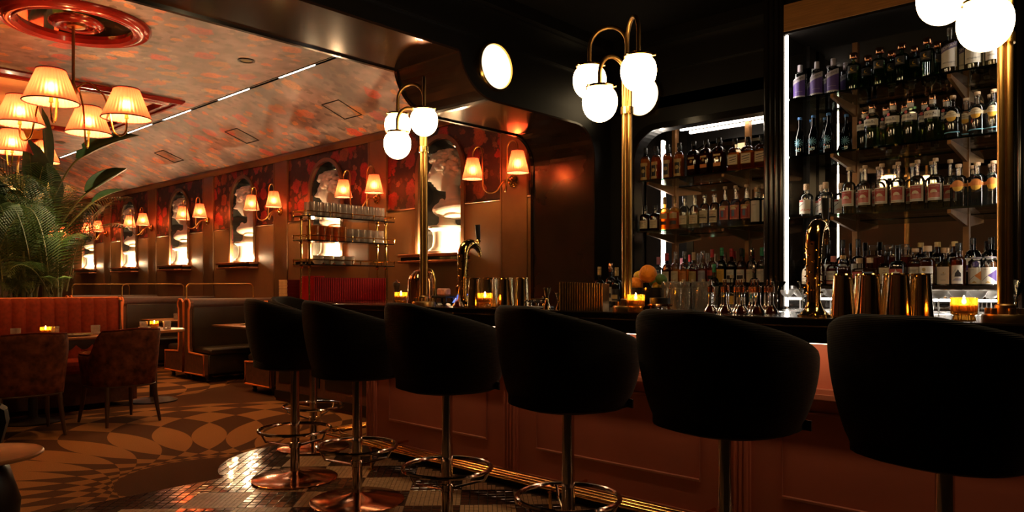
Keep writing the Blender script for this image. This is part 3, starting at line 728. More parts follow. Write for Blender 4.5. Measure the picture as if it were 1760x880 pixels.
# right bottle cabinet
cab = thing('bottle_cabinet', 'tall bottle cabinet with oak header, mirrored back and white light strips', 'cabinet', (-1.38, 5.2, 1.04))
def cx(b, x0, y0, z0, x1, y1, z1, m=0): return b.box(x0 + 1.38, y0 - 5.2, z0 - 1.04, x1 + 1.38, y1 - 5.2, z1 - 1.04, m)
CL, CR, CF = -2.035, -.775, 4.93
b = MB(); cx(b, CL - .15, CF + .02, 1.04, CL, 5.495, 3.26); 
for k in range(4): b.cyl((CL - .128 + k * .036 + 1.38, CF + .02 - 5.2, 0), (CL - .128 + k * .036 + 1.38, CF + .02 - 5.2, 2.22), .018, 12)
b.build('stile', 'black_gloss', cab, angle=50)
b = MB(); cx(b, CR, CF + .02, 1.04, CR + .22, 5.495, 3.26)
for k in range(5): b.cyl((CR + .03 + k * .042 + 1.38, CF + .02 - 5.2, 0), (CR + .03 + k * .042 + 1.38, CF + .02 - 5.2, 2.22), .020, 12)
b.build('stile', 'black_gloss', cab, angle=50)
b = MB(); cx(b, CL, CF, 2.92, CR, 5.495, 3.10); b.build('header', 'wood_band', cab, smooth=False)
b = MB(); cx(b, CL, CF + .03, 3.10, CR, 5.495, 3.26); cx(b, CL, CF + .01, 2.905, CR, 5.48, 2.92); b.build('soffit', 'ceiling_black', cab, smooth=False)
b = MB(); cx(b, CL, 5.45, 1.04, CR, 5.49, 2.905); b.build('mirror', 'mirror', cab, smooth=False)
for x in (CL, CR - .012):
    b = MB(); cx(b, x, CF + .04, 1.04, x + .012, 5.45, 2.9); b.build('side_panel', 'niche_lacquer', cab, smooth=False)
for x in (CL + .006, CR - .02):
    b = MB(); cx(b, x, CF + .022, 1.06, x + .010, CF + .04, 2.9); b.build('light_strip', 'led_white', cab, smooth=False)
for xu in (-1.735, -1.06):
    b = MB(); cx(b, xu - .017, 5.425, 1.2, xu + .017, 5.45, 2.9)
    for z in (2.468, 2.077, 1.666):
        y0 = CF + .05 - 5.2; y1 = 5.425 - 5.2; z1 = z - 1.04 - .013
        b.prism([(y0, z1), (y1, z1), (y1, z1 - .075), (y0, z1 - .022)], 'x', xu - .010 + 1.38, xu + .010 + 1.38)
    b.build('bracket', 'bracket_bronze', cab, smooth=False)
b = MB(); cx(b, CL + .012, 5.0, 1.190, CR - .012, 5.45, 1.2); cx(b, CL + .012, 5.0, 1.180, CR - .012, 5.012, 1.190); b.build('step_shelf', 'black_gloss', cab, smooth=False)
b = MB(); cx(b, CL + .02, 5.425, 1.098, CR - .02, 5.445, 1.112); cx(b, CL + .02, 5.025, 1.182, CR - .02, 5.04, 1.190); b.build('light_strip', 'led_back', cab, smooth=False)
SHZ = [2.468, 2.077, 1.666]
def glass_shelf(x0, x1, y0, y1, z, label):
    o = thing('glass_shelf', label, 'shelf', ((x0 + x1) / 2, (y0 + y1) / 2, z - .012))
    w, d = (x1 - x0) / 2, (y1 - y0) / 2
    MB().box(-w, -d + .003, 0, w, d, .011).build('pane', 'glass_shelf', o, smooth=False)
    MB().box(-w, -d, .0005, w, -d + .003, .0115).build('polished_edge', 'glass_edge', o, smooth=False)
for i, z in enumerate(SHZ): glass_shelf(CL + .013, CR - .013, CF + .04, 5.40, z, '%s glass shelf from the top of the oak headed cabinet' % ['highest', 'middle', 'lowest'][i])
# left bottle bay inside the wall
MB().box(BX0 - .2, 5.80, 1.04, -2.1, 5.86, 2.66).build('mirror', 'mirror', wall_back, smooth=False)
LSZ = [2.085, 1.662]
for i, z in enumerate(LSZ): glass_shelf(BX0 + .005, BX1 - .005, 5.325, 5.74, z, '%s glass shelf in the round cornered bottle bay' % ['upper', 'lower'][i])
lb = thing('shelf_bracket', 'pair of bronze shelf uprights in the round cornered bottle bay', 'bracket', (-3.02, 5.79, 1.04))
for xu in (-3.37, -2.69):
    b = MB(); b.box(xu - .017 + 3.02, -.02, .16, xu + .017 + 3.02, .008, 1.60)
    for z in LSZ:
        b.prism([(-.44, z - 1.054), (-.02, z - 1.054), (-.02, z - 1.13), (-.44, z - 1.075)], 'x', xu - .010 + 3.02, xu + .010 + 3.02)
    b.build('upright', 'bracket_bronze', lb, smooth=False)
b = MB().box(BX0 + .01, 5.50, 1.165, BX1, 5.79, 1.19); b.build('step_shelf', 'black_gloss', wall_back, smooth=False)
ls = thing('light_strip', 'upright white light strip at the curved end of the bottle bay', 'light', (-3.49, 5.78, 1.2)); MB().box(-.009, -.003, 0, .009, .012, 1.3).build('tube', 'led_white', ls, smooth=False); MB().box(-.016, .012, 0, .016, .02, 1.3).build('channel', 'chrome', ls, smooth=False)
ls = thing('light_strip', 'long white light strip under the top of the bottle bay', 'light', (-2.65, 5.72, 2.545)); MB().box(-.62, -.012, 0, .46, .012, .022).build('tube', 'led_white', ls, smooth=False); MB().box(-.63, -.016, .022, .47, .016, .115).build('channel', 'chrome', ls, smooth=False)

# globe lamps standing on the bar
def make_post_lamp(label):
    t = thing('globe_lamp', label, 'lamp', (0, 0, 1.072), 0, 'brass globe lamps on the bar')
    b = MB(); b.lathe([(.072, 0), (.072, .022), (.066, .03), (0, .03)], 32); b.lathe([(.032, .03), (.032, .06), (.026, .065), (0, .065)], 20)
    for a in range(0, 360, 60): b.lathe([(.010, .03), (.010, .05), (0, .05)], 10, (.052 * math.cos(R(a)), .052 * math.sin(R(a)), 0))
    b.build('base', 'brass_dark', t)
    b = MB()
    for s in (-1, 1): b.cyl((.0125 * s * .83, .0125 * s * .56, .06), (.0125 * s * .83, .0125 * s * .56, 1.2), .0122, 14)
    b.build('post', 'brass_satin', t)
    MB().lathe([(.0, .965), (.031, .965), (.031, 1.0), (0, 1.0)], 20).build('collar', 'brass', t)
    for (dx, dy), zg, zt in (((-.94, -.34), 1.148, 1.405), ((.765, -.644), 1.118, 1.405), ((-.14, -.99), .992, 1.228)):
        d = Vector((dx, dy, 0)).normalized(); r = .19
        zs = zt - r / 2
        P = [(0, 0, 1.0), (0, 0, zs)] + [tuple(d * (r / 2 - r / 2 * math.cos(R(a))) + Vector((0, 0, zs + r / 2 * math.sin(R(a))))) for a in range(15, 181, 15)] + [tuple(d * r + Vector((0, 0, zg + .07)))]
        arm = MB().tube(P, .0105, 10).build('arm', 'brass_satin', t)
        c = d * r
        g = MB().lathe([(.045, .068), (.055, .065), (.064, .060), (.071, .052), (.077, .041), (.081, .028), (.083, .013), (.0832, -.002), (.081, -.018), (.077, -.033), (.071, -.047), (.062, -.060), (.051, -.071), (.038, -.080), (.024, -.086), (.010, -.0895), (0, -.090)], 44, (c.x, c.y, zg)).build('globe', 'globe_light', arm)
        b = MB().lathe([(0, .088), (.03, .088), (.064, .080), (.068, .076), (.068, .068), (.05, .066)], 28, (c.x, c.y, zg))
        for a in (20, 140, 260): b.cyl((c.x + .062 * math.cos(R(a)), c.y + .062 * math.sin(R(a)), zg + .072), (c.x + .08 * math.cos(R(a)), c.y + .08 * math.sin(R(a)), zg + .072), .005, 6)
        b.build('cap', 'brass', arm)
    return t
lp = make_post_lamp('three globe brass lamp near the brass tap and the far bar end'); lp.location = (-3.55, 3.04, 1.072)
dup(lp, (-2.033, 3.04, 1.072), 0, 'three globe brass lamp between ribbed brass caddy and fruit bowl')
dup(lp, (-.476, 3.04, 1.072), 0, 'three globe brass lamp beside the shaker tins and the oak headed cabinet')

# round wall lamps
def disc_lamp(loc, rot, label):
    o = thing('round_wall_lamp', label, 'lamp', loc); o.rotation_euler = rot
    MB().lathe([(.163, 0), (.175, .0), (.178, .03), (.170, .042), (.160, .040), (.156, .028)], 48).build('ring', 'brass', o)
    MB().lathe([(.158, .026), (.12, .038), (.06, .045), (0, .047)], 40).build('diffuser', 'disc_light', o)
disc_lamp((XF + .001, 3.844, 2.779), (0, R(90), 0), 'round glowing wall lamp on the black portal')
disc_lamp((-3.374, 5.299, 2.778), (R(90), 0, 0), 'round glowing wall lamp above the bottle bay')

# ------------------------------------------------------------------ bar stools
def smooth(a, b, x):
    t = max(0, min(1, (x - a) / (b - a))); return t * t * (3 - 2 * t)
def make_stool():
    t = thing('bar_stool', '', 'bar stool', (0, 0, 0), 0, 'bar stools along the bar')
    na = 44; A = 142; rows = []
    prof_t = []
    for i in range(na + 1):
        a = -A + 2 * A * i / na; u = abs(a)
        rim = 1.112 - .155 * (max(0, u - 22) / 120) ** 1.15; zb = .685
        rb, rt_ = .245, .30 + .006 * math.cos(R(a)); th = .042
        col = [(.06, zb + .004), (.15, zb), (rb - .028, zb + .004), (rb - .008, zb + .016), (rb, zb + .04)]
        n = 12
        for k in range(1, n + 1):
            q = k / n; z = zb + .04 + (rim - .03 - zb - .04) * q; col.append((rb + (rt_ - rb) * (math.sin(q * PI / 2) ** .8), z))
        col += [(rt_ - .004, rim - .012), (rt_ - .016, rim), (rt_ - th + .012, rim), (rt_ - th, rim - .016)]
        for q in (.75, .5, .25, 0):
            z = .80 + (rim - .03 - .80) * q; col.append((rb + (rt_ - rb) * (math.sin((.2 + q * .8) * PI / 2) ** .8) - th, z))
        ca, sa = math.cos(R(a - 90)), math.sin(R(a - 90))
        sq = (abs(ca) ** 2.5 + abs(sa) ** 2.5) ** (-1 / 2.5)
        rows.append([(r * ca * sq, r * sa * sq * .94, z) for r, z in col])
    b = MB().grid(rows); k = len(rows[0])
    for row, fl in ((rows[0], 1), (rows[-1], 0)): b.add(row, [tuple(range(k))])
    b.build('shell', 'stool_cloth', t, angle=60)
    b = MB().lathe([(0, .80), (.19, .798), (.225, .785), (.238, .76), (.238, .70), (.2, .688), (0, .688)], 32, cs=lambda a: (abs(math.cos(a)) ** 2.5 + abs(math.sin(a)) ** 2.5) ** -.4)
    b.build('seat_cushion', 'stool_cloth', t)
    MB().box(.196, .150, .700, .238, .156, .735).build('care_tag', 'black_plain', t, smooth=False)
    MB().lathe([(0, .688), (.10, .688), (.10, .676), (.03, .672), (.026, .672), (.026, .42), (.0275, .42), (.0275, .03)], 24).build('post', 'chrome', t)
    ring = MB().tube([(.215 * math.cos(R(a)), .215 * math.sin(R(a)), .305) for a in range(0, 360, 9)], .0105, 8, closed=True)
    st = []
    for a in (40, 160, 280):
        ca, sa = math.cos(R(a)), math.sin(R(a)); ring.tube([(.214 * ca, .214 * sa, .30), (.19 * ca, .19 * sa, .255), (.15 * ca, .15 * sa, .245), (.02 * ca, .02 * sa, .205)], .0065, 8)
    ring.lathe([(.0275, .19), (.034, .195), (.034, .225), (.0275, .23)], 20)
    ring.build('foot_ring', 'chrome', t)
    MB().lathe([(0, .055), (.028, .052), (.05, .040), (.15, .022), (.25, .012), (.258, .008), (.255, .0), (0, .0)], 48).build('base', 'copper', t, angle=30)
    return t
ST = [(-4.77, 3.02, -58, 'bar stool at the end of the bar, mostly hidden behind the others'), (-4.075, 2.45, -14, 'bar stool before the standing maroon menus, second from the bar end'),
      (-3.40, 2.43, -18, 'bar stool third from the bar end, before the brass globe lamp'), (-2.675, 2.44, -15, 'bar stool fourth from the bar end, before the brass beer tap'),
      (-1.925, 2.44, -18, 'bar stool before the ribbed brass caddy, fifth from the bar end'), (-1.216, 2.44, -16, 'bar stool before the dropper bottles, sixth from the bar end'),
      (-.53, 2.44, -17, 'largest looking bar stool, before the shaker tins and the big globe lamp')]
proto = make_stool()
for i, (x, y, a, l) in enumerate(ST):
    if i == 0: proto.location = (x, y, .008); proto.rotation_euler.z = R(a); proto['label'] = l
    else: dup(proto, (x, y, .008), R(a), l)

# ------------------------------------------------------------------ things on the bar
ZC = 1.072
def make_tap(kind):
    t = thing('beer_tap', '', 'tap', (0, 0, ZC))
    b = MB(); b.lathe([(.065, 0), (.065, .008), (.055, .014), (.038, .03), (.030, .05), (.027, .06)], 24); b.build('base', 'gold_polish', t)
    P = [(0, 0, .05), (-.004, 0, .12), (-.004, 0, .22), (.0, 0, .30)] + [tuple(v) for v in bez((.0, 0, .30), (.0, 0, .395), (.105, 0, .405), (.140, 0, .335), 8)][1:]
    b = MB().tube(P, [.026, .028, .030, .033] + [.034, .034, .033, .031, .028, .024, .019, .014], 14)
    if kind == 1:                            # cast scales along the swan neck
        for i in range(40):
            z = .09 + .0055 * i; a = i * 2.4; b.lathe([(.006, -.004), (.007, 0), (.0, .005)], 6, (.031 * math.cos(a) - .002, .031 * math.sin(a), z))
    b.build('neck', 'gold_polish', t)
    b = MB().tube([(.11, 0, .36), (.128, 0, .385), (.134, 0, .41)], [.012, .014, .010], 10); b.tube([(.137, 0, .342), (.150, 0, .305)], [.013, .009], 10); b.lathe([(.012, 0), (.017, .008), (.012, .016)], 12, (.131, 0, .393))
    b.build('faucet', 'brass', t)
    MB().tube([(.134, 0, .40), (.130, 0, .43), (.124, 0, .50)], [.010, .014, .017], 10).build('handle', 'cap_black', t)
    return t
tp = make_tap(1); tp.location = (-3.30, 3.14, ZC); tp['label'] = 'gold swan neck beer tap beside the first shaker tins and candle'
tp2 = make_tap(1); tp2.location = (-1.145, 3.08, ZC); tp2['label'] = 'gold swan neck beer tap before the oak headed bottle cabinet'
for o in (tp, tp2): o['group'] = 'gold beer taps on the bar'
tp.scale = (1.02, 1.02, 1.02); tp2.rotation_euler.z = R(90); tp.rotation_euler.z = R(90)

def make_votive():
    t = thing('candle_holder', '', 'candle', (0, 0, ZC), 0, 'ribbed amber glass candles')
    fl = lambda a: 1 + .035 * math.cos(a * 24)
    MB().lathe([(0, .002), (.030, .002), (.036, .006), (.034, .016), (.030, .022), (.040, .03), (.041, .085), (.039, .086), (.0375, .04), (.02, .03)], 96, cs=fl).build('glass', 'glass_amber', t, angle=30)
    MB().lathe([(0, .032), (.033, .032), (.033, .060), (0, .062)], 20).build('wax', 'wax', t)
    MB().lathe([(0, .062), (.007, .066), (.008, .074), (.004, .084), (0, .094)], 10).build('flame', 'flame', t)
    return t
vt = make_votive()
VOT = [(-3.80, 3.06, ZC, 'by the first brass globe lamp on the bar'), (-2.955, 2.985, ZC, 'before the first shaker tins on the bar'), (-1.94, 2.975, ZC, 'beside the middle globe lamp and fruit bowl'), (-.592, 3.0, ZC, 'beside the lamp nearest the oak headed cabinet')]
for i, (x, y, z, w) in enumerate(VOT):
    l = 'lit amber ribbed glass candle ' + w
    if i == 0: vt.location = (x, y, z); vt['label'] = l
    else: dup(vt, (x, y, z), .3 * i, l)

def make_tin():
    t = thing('shaker_tin', '', 'shaker', (0, 0, ZC), 0, '')
    MB().lathe([(0, .004), (.038, 0), (.0455, .002), (.046, .006), (.0445, .012), (.0335, .168), (.033, .172), (.0, .173)], 36).build('tin', 'steel_gold', t)
    MB().lathe([(.0335, .166), (.036, .170), (.0335, .174)], 30).build('rim', 'gold_polish', t)
    return t
tn = make_tin(); first = True
for (cl, lst) in (('by the near tap', [(-1.0, 2.99), (-.945, 3.07), (-.90, 2.985), (-.845, 3.075), (-.80, 2.99), (-.75, 3.08)]), ('behind the second candle', [(-3.145, 3.09), (-3.08, 3.165), (-3.025, 3.085), (-2.96, 3.175), (-2.905, 3.095), (-2.835, 3.165), (-3.16, 3.225)])):
    for i, (x, y) in enumerate(lst):
        l = '%s upturned golden shaker tin of the cluster %s, counted along the bar' % (nth(i), cl)
        o = tn if first else dup(tn, (x, y, ZC), i * .7, None)
        o.location = (x, y, ZC); o['label'] = l; o['group'] = 'shaker tins ' + cl; first = False

cad = thing('ribbed_caddy', 'ribbed brass caddy block standing on the bar beside the jiggers', 'caddy', (-2.30, 3.04, ZC))
out = []
b = MB(); nb = 18; w = .245
for k in range(nb): b.cyl((-w / 2 + w * (k + .5) / nb, -.03, .002), (-w / 2 + w * (k + .5) / nb, -.03, .148 - .001 * k * .5), w / nb / 2, 10)
b.build('ribs', 'brass_dark', cad); MB().box(-w / 2, -.03, 0, w / 2, .05, .138).build('block', 'brass_dark', cad, smooth=False); cad.rotation_euler.z = R(12)
def make_jigger(h):
    t = thing('jigger', '', 'jigger', (0, 0, ZC)); k = h / .115
    MB().lathe([(0, .003), (.021, 0), (.022, .002), (.008, .050 * k), (.006, .055 * k), (.008, .060 * k), (.0215, h), (.0225, h + .001), (.019, h - .003), (.005, .07 * k)], 24).build('cone', 'steel_gold', t)
    MB().lathe([(.006, .050 * k), (.0095, .055 * k), (.006, .060 * k)], 16).build('band', 'brass', t)
    return t
j = make_jigger(.115); j.location = (-2.60, 3.11, ZC); j['label'] = 'taller steel double cone jigger beside the ribbed brass caddy'
j = make_jigger(.088); j.location = (-2.49, 3.08, ZC); j['label'] = 'shorter steel jigger touching the ribbed brass caddy'
for j in list(COL.objects):
    if j.name.startswith('jigger') and 'label' in j: j['group'] = 'jiggers on the bar'
# small bar tools in a low tray
tr = thing('tool_tray', 'low dark tray of strainers between shaker tins and jiggers', 'tray', (-2.74, 3.16, ZC))
MB().bbox(-.11, -.05, 0, .11, .05, .012, .004).build('tray', 'black_satin', tr, smooth=False)
for k in range(4):
    b = MB().lathe([(0, .03), (.016, .034), (.022, .045), (.020, .047)], 16, (-.075 + .05 * k, 0, 0)); b.lathe([(.010, .012), (.008, .03)], 12, (-.075 + .05 * k, 0, 0)); b.build('strainer', 'chrome', tr)
bs = thing('bar_spoon', 'steel scoop lying across the tray of strainers', 'scoop', (-2.70, 3.16, ZC + .047)); MB().tube([(-.07, 0, .004), (0, 0, .006), (.03, 0, .010)], .004, 6).lathe([(0, 0), (.016, .008), (.018, .014)], 14, (.045, 0, .006)).build('scoop', 'chrome', bs)
# brass domed urn with finial, salt block on a stand, phone, pepper mill
ur = thing('brass_urn', 'domed copper urn with ribs and finial behind the first globe lamp', 'urn', (-4.06, 3.46, ZC))
fl = lambda a: 1 + .05 * abs(math.cos(a * 8))
MB().lathe([(0, 0), (.098, 0), (.10, .01), (.096, .03), (.096, .16), (.085, .20), (.055, .232), (.02, .245), (0, .247)], 96, cs=fl).build('body', 'copper', ur, angle=30)
MB().lathe([(.012, .245), (.016, .255), (.009, .265), (.015, .275), (.012, .29), (0, .296)], 16).build('finial', 'brass', ur)
MB().tube([(.10, 0, .03), (.135, 0, .05), (.135, 0, .17), (.115, 0, .23), (.06, 0, .245)], .012, 10).build('handle', 'brass', ur)
sl_ = thing('salt_stand', 'small black footed stand beyond the first globe lamp', 'stand', (-3.74, 3.38, ZC))
MB().bbox(-.07, -.05, .045, .07, .05, .06, .004).build('plate', 'black_plain', sl_, smooth=False)
for sx in (-.05, .05):
    for sy in (-.03, .03): MB().tube([(sx, sy, .046), (sx * 1.1, sy * 1.1, .02), (sx * .8, sy, 0)], .009, 8).build('foot', 'black_satin', sl_)
o = MB().bbox(-.045, -.03, .0, .045, .03, .05, .010).build('salt_block', 'salt_pink', None); o.location = (-3.74, 3.38, ZC + .06); tag(o, 'pink salt block standing on the small black stand', 'salt block')
ph = thing('phone', 'dark phone with blue lit screen lying near the first tap', 'phone', (-3.66, 3.46, ZC)); MB().bbox(-.04, -.075, 0, .04, .075, .009, .003).build('case', 'black_gloss', ph, smooth=False); MB().box(-.036, -.07, .009, .036, .07, .0096).build('screen', 'phone_screen', ph, smooth=False); ph.rotation_euler = (R(24), 0, .5); ph.location.z = ZC + .034
pst = MB().lathe([(0, 0), (.022, 0), (.018, .01), (0, .012)], 14).build('phone_rest', 'black_plain', None); pst.location = (-3.66, 3.44, ZC); tag(pst, 'round black rest under the lit phone', 'rest'); pst.scale = (1, 1, 1.9)
pm_ = thing('pepper_mill', 'turned wooden pepper mill between the menus and first bar candle', 'pepper mill', (-4.40, 3.50, ZC))
MB().lathe([(0, 0), (.028, 0), (.028, .02), (.020, .05), (.017, .09), (.022, .115)], 20).build('body', 'chair_wood', pm_); MB().lathe([(.020, .116), (.026, .13), (.024, .15), (.008, .16), (.009, .168), (0, .172)], 20).build('head', 'chair_wood', pm_)
# dark wooden footed stand with coasters by candle
cs_ = thing('coaster_stand', 'low dark footed stand with stacked coasters beside the middle candle', 'stand', (-1.86, 3.06, ZC))
MB().lathe([(0, .03), (.055, .03), (.06, .036), (.055, .042), (0, .042)], 28).build('plate', 'copper', cs_)
MB().lathe([(0, .042), (.048, .042), (.048, .07), (0, .07)], 24).build('coasters', 'black_plain', cs_)
for a in range(3): MB().tube([(.045 * math.cos(a * 2.1), .045 * math.sin(a * 2.1), .03), (.05 * math.cos(a * 2.1), .05 * math.sin(a * 2.1), .012), (.042 * math.cos(a * 2.1), .042 * math.sin(a * 2.1), 0)], .006, 8).build('foot', 'copper', cs_)
# fruit bowl
fb = thing('fruit_bowl', 'black pedestal bowl of citrus fruit behind the middle candle', 'bowl', (-2.12, 3.36, ZC))
MB().lathe([(0, 0), (.05, 0), (.052, .01), (.03, .02), (.028, .03), (.06, .04), (.105, .055), (.112, .10), (.113, .118), (.108, .118), (.104, .10), (.0, .06)], 40).build('bowl', 'niche_lacquer', fb)
def fruit(kind, loc, s, mt, label, stretch=1):
    b = MB(); prof_ = [(math.sin(PI * k / 14) * (1 + .02 * math.sin(k)), -math.cos(PI * k / 14) * stretch) for k in range(15)]
    b.lathe([(r * s, z * s) for r, z in prof_], 24); t = thing(kind, label, 'fruit', loc); b.build('peel', mt, t)
    MB().lathe([(s * .07, 0), (s * .05, s * .03), (0, s * .04)], 8, (0, 0, s * stretch * .985)).build('stem_end', 'lime_peel', t); t.rotation_euler = (R(70), R(20), rnd.random() * 6); return t
fruit('orange', (-2.10, 3.335, ZC + .19), .047, 'orange_peel', 'large orange on top of the fruit bowl')
fruit('orange', (-2.172, 3.325, ZC + .131), .042, 'orange_peel', 'smaller orange low in the fruit bowl beside the lamp post')
fruit('lemon', (-2.185, 3.40, ZC + .175), .033, 'lemon_peel', 'yellow lemon behind the oranges in the fruit bowl', 1.25)
fruit('lemon', (-2.065, 3.37, ZC + .118), .029, 'lemon_peel', 'yellow lemon under the big orange in the fruit bowl', 1.25)
fruit('lime', (-2.02, 3.335, ZC + .160), .028, 'lime_peel', 'dark green lime at the end of the fruit bowl', 1.12)
fruit('lime', (-2.12, 3.43, ZC + .145), .028, 'lime_peel', 'dark green lime behind the smaller orange', 1.12)

# mixing glasses, dropper bottles, martini glasses
def make_mixing():
    t = thing('mixing_glass', '', 'glass', (0, 0, ZC), 0, 'cut mixing glasses on the bar'); n = 28; rows = []
    for k in range(15):
        z = .004 + .14 * k / 14; row = []
        for j_ in range(n):
            a = 2 * PI * j_ / n; d = .0040 if (j_ + k) % 2 else 0
            r = .044 + .008 * k / 14 + (d if 1 < k < 12 else 0); row.append((r * math.cos(a), r * math.sin(a), z))
        rows.append(row)
    b = MB().grid(rows, closed_u=True); b.lathe([(0, .003), (.040, 0), (.044, .004)], 48); b.lathe([(.052, .144), (.050, .148), (.047, .144), (.040, .015), (0, .012)], 48)
    b.build('bowl', 'glass_cut', t, angle=15)
    MB().lathe([(.045, .112), (.0525, .12), (.0515, .13), (.047, .12)], 30).build('rim_band', 'glass_cut', t)
    return t
mg = make_mixing(); mg.location = (-1.965, 3.34, ZC); mg['label'] = 'cut crystal mixing glass beside the lime'
dup(mg, (-1.865, 3.25, ZC), .3, 'cut crystal mixing glass in the middle of three'); dup(mg, (-1.785, 3.33, ZC), .5, 'cut crystal mixing glass beside the dropper bottles')
def make_dropper():
    t = thing('dropper_bottle', '', 'bottle', (0, 0, ZC), 0, 'bitters bottles with copper dashers')
    MB().lathe([(0, .002), (.032, 0), (.034, .004), (.030, .018), (.018, .034), (.0135, .045), (.0125, .095), (.0135, .1)], 20).build('bottle', 'glass_clear', t)
    MB().lathe([(0, .004), (.030, .004), (.028, .016), (.016, .033), (0, .034)], 20).build('bitters', 'spirit_dark', t)
    MB().lathe([(.0155, .098), (.0155, .122), (.010, .126), (.006, .13), (.0035, .132), (.0030, .155), (0, .156)], 14).build('dasher_top', 'copper', t)
    return t
dp = make_dropper()
for i in range(11):
    x = -1.66 + .0255 * i; y = 3.18 + .080 * (i % 3)
    l = '%s glass bitters bottle with copper dasher, counted from the mixing glasses' % nth(i)
    if i == 0: dp.location = (x, y, ZC); dp['label'] = l
    else: dup(dp, (x, y, ZC), i, l)
dup(dp, (-3.225, 3.03, ZC), 0, 'glass dasher bottle standing beside the first shaker tins')
mt_ = MB().bbox(-.11, -.06, 0, .11, .06, .012, .003).build('bar_mat', 'black_plain', None); mt_.location = (-1.69, 3.47, ZC); tag(mt_, 'black rubber mat behind the bitters bottles', 'mat')
def make_martini():
    t = thing('martini_glass', '', 'glass', (0, 0, ZC), 0, 'stemmed cocktail glasses on the bar')
    MB().lathe([(0, .003), (.034, 0), (.035, .002), (.008, .006), (.0035, .012), (.0035, .08), (.006, .086), (.046, .148), (.0455, .149), (.004, .09)], 28).build('bowl', 'glass_clear', t)
    MB().lathe([(.0042, .02), (.006, .05), (.0042, .078)], 12).build('stem', 'glass_clear', t)
    return t
mr = make_martini(); mr.location = (-1.48, 3.50, ZC); mr['label'] = 'clear cocktail glass beyond the bitters bottles'
dup(mr, (-1.36, 3.52, ZC), 0, 'clear cocktail glass between bitters bottles and near tap'); dup(mr, (-.50, 3.42, ZC), 0, 'clear cocktail glass behind the nearest lamp post')
# tumblers stacked on the back counter
def make_tumbler(name, r, h, glass, cat='glass'):
    t = thing(name, '', cat)
    fl = lambda a: 1 + .05 * math.cos(a * 12)
    MB().lathe([(0, .008), (r * .84, .006), (r * .88, .0), (r * .92, .004), (r, h), (r * .95, h), (r * .86, .014), (0, .012)], 48, cs=fl).build('wall', glass, t, angle=30)
    MB().lathe([(0, .001), (r * .84, .001), (r * .84, .010), (0, .011)], 24).build('base', glass, t)
    return t
tum = make_tumbler('tumbler', .036, .078, 'glass_cut'); k = 0
for lv in range(2):
    for ix in range(5):
        for iy in range(2):
            x, y, z = -2.86 + .078 * ix, 4.83 + .085 * iy, 1.04 + .0785 * lv
            l = '%s tumbler of the %s row, %s layer, stacked behind the mixing glasses' % (nth(ix), ['front', 'rear'][iy], ['bottom', 'top'][lv])
            if k == 0: tum.location = (x, y, z); tum['label'] = l; tum['group'] = 'tumblers stacked behind the bar'
            else: dup(tum, (x, y, z), 0, l)
            k += 1
# coupes under the lit step
def make_coupe():
    t = thing('coupe_glass', '', 'glass', (0, 0, 1.04), 0, 'coupe glasses under the lit bottle step')
    MB().lathe([(.004, .082), (.02, .088), (.038, .105), (.046, .130), (.0455, .1315), (.036, .108), (.018, .092), (0, .088)], 28).build('bowl', 'glass_coupe', t)
    MB().lathe([(0, .004), (.033, 0), (.034, .002), (.008, .006), (.004, .014), (.0036, .06), (.006, .083), (0, .086)], 20).build('stem', 'glass_coupe', t)
    return t
cp = make_coupe(); k = 0
for iy, y in enumerate((4.845, 4.945)):
    for ix in range(12):
        x = -1.975 + .099 * ix + .045 * iy
        l = '%s stemmed coupe in the %s row under the lit bottle step' % (nth(ix), ['front', 'rear'][iy])
        if k == 0: cp.location = (x, y, 1.04); cp['label'] = l
        else: dup(cp, (x, y, 1.04), 0, l)
        k += 1
# service counter by the portal, with gallery shelf, menus, glasses
sc = thing('service_counter', 'dark panelled service counter at the end of the booths, carrying the menus', 'counter', (-6.2, 4.75, 0))
MB().box(-.88, -.72, .0, .9, .80, 1.01).build('cabinet', 'booth_side', sc, smooth=False); MB().bbox(-.92, -.79, 1.01, .94, .82, 1.045, .006).build('top', 'black_gloss', sc, smooth=False)
MB().box(-.88, -.735, .03, .9, -.72, .11).box(-.80, -.73, .2, -.05, -.72, .9).box(.05, -.73, .2, .82, -.72, .9).build('panel', 'black_satin', sc, smooth=False)
ZS2 = 1.045
gs = thing('gallery_shelf', 'narrow three tier brass gallery shelf holding glasses above the menus', 'shelf', (-6.51, 4.51, ZS2))
for sx in (-.075, .075):
    for sy in (-.48, .46):
        b = MB().cyl((sx, sy, 0), (sx, sy, .87), .011, 10); b.lathe([(.022, 0), (.022, .008), (.012, .012)], 12, (sx, sy, 0))
        for z in (.37, .61, .85): b.lathe([(.011, -.03), (.02, -.016), (.02, -.004), (.011, 0)], 12, (sx, sy, z - .012))
        b.build('post', 'gold_polish', gs)
for z in (.37, .61, .85):
    s = MB().bbox(-.12, -.55, z - .012, .12, .55, z, .003).build('tier', 'glass_smoke', gs, smooth=False)
    b = MB().tube([(.115, -.545, z + .045), (.115, .545, z + .045), (-.115, .545, z + .045), (-.115, -.545, z + .045)], .005, 6, closed=True)
    for sx in (-.115, .115):
        for q in (-.545, -.27, 0, .27, .545): b.lathe([(.006, 0), (.006, .038), (.009, .042), (.009, .05), (0, .054)], 8, (sx, q, z))
    b.build('gallery_rail', 'gold_polish', s)
hb = make_tumbler('highball_glass', .036, .145, 'glass_tumbler'); k = 0
for iy in range(12):
    for ix in range(2):
        p = (-6.55 + .082 * ix, 4.085 + .077 * iy, ZS2 + .85); l = '%s clear highball of the %s row on the highest gallery tier' % (nth(iy), ['rear', 'front'][ix])
        if k == 0: hb.location = p; hb['label'] = l; hb['group'] = 'highball glasses on the gallery shelf'
        else: dup(hb, p, 0, l)
        k += 1
am = make_tumbler('amber_tumbler', .038, .075, 'glass_amber'); k = 0
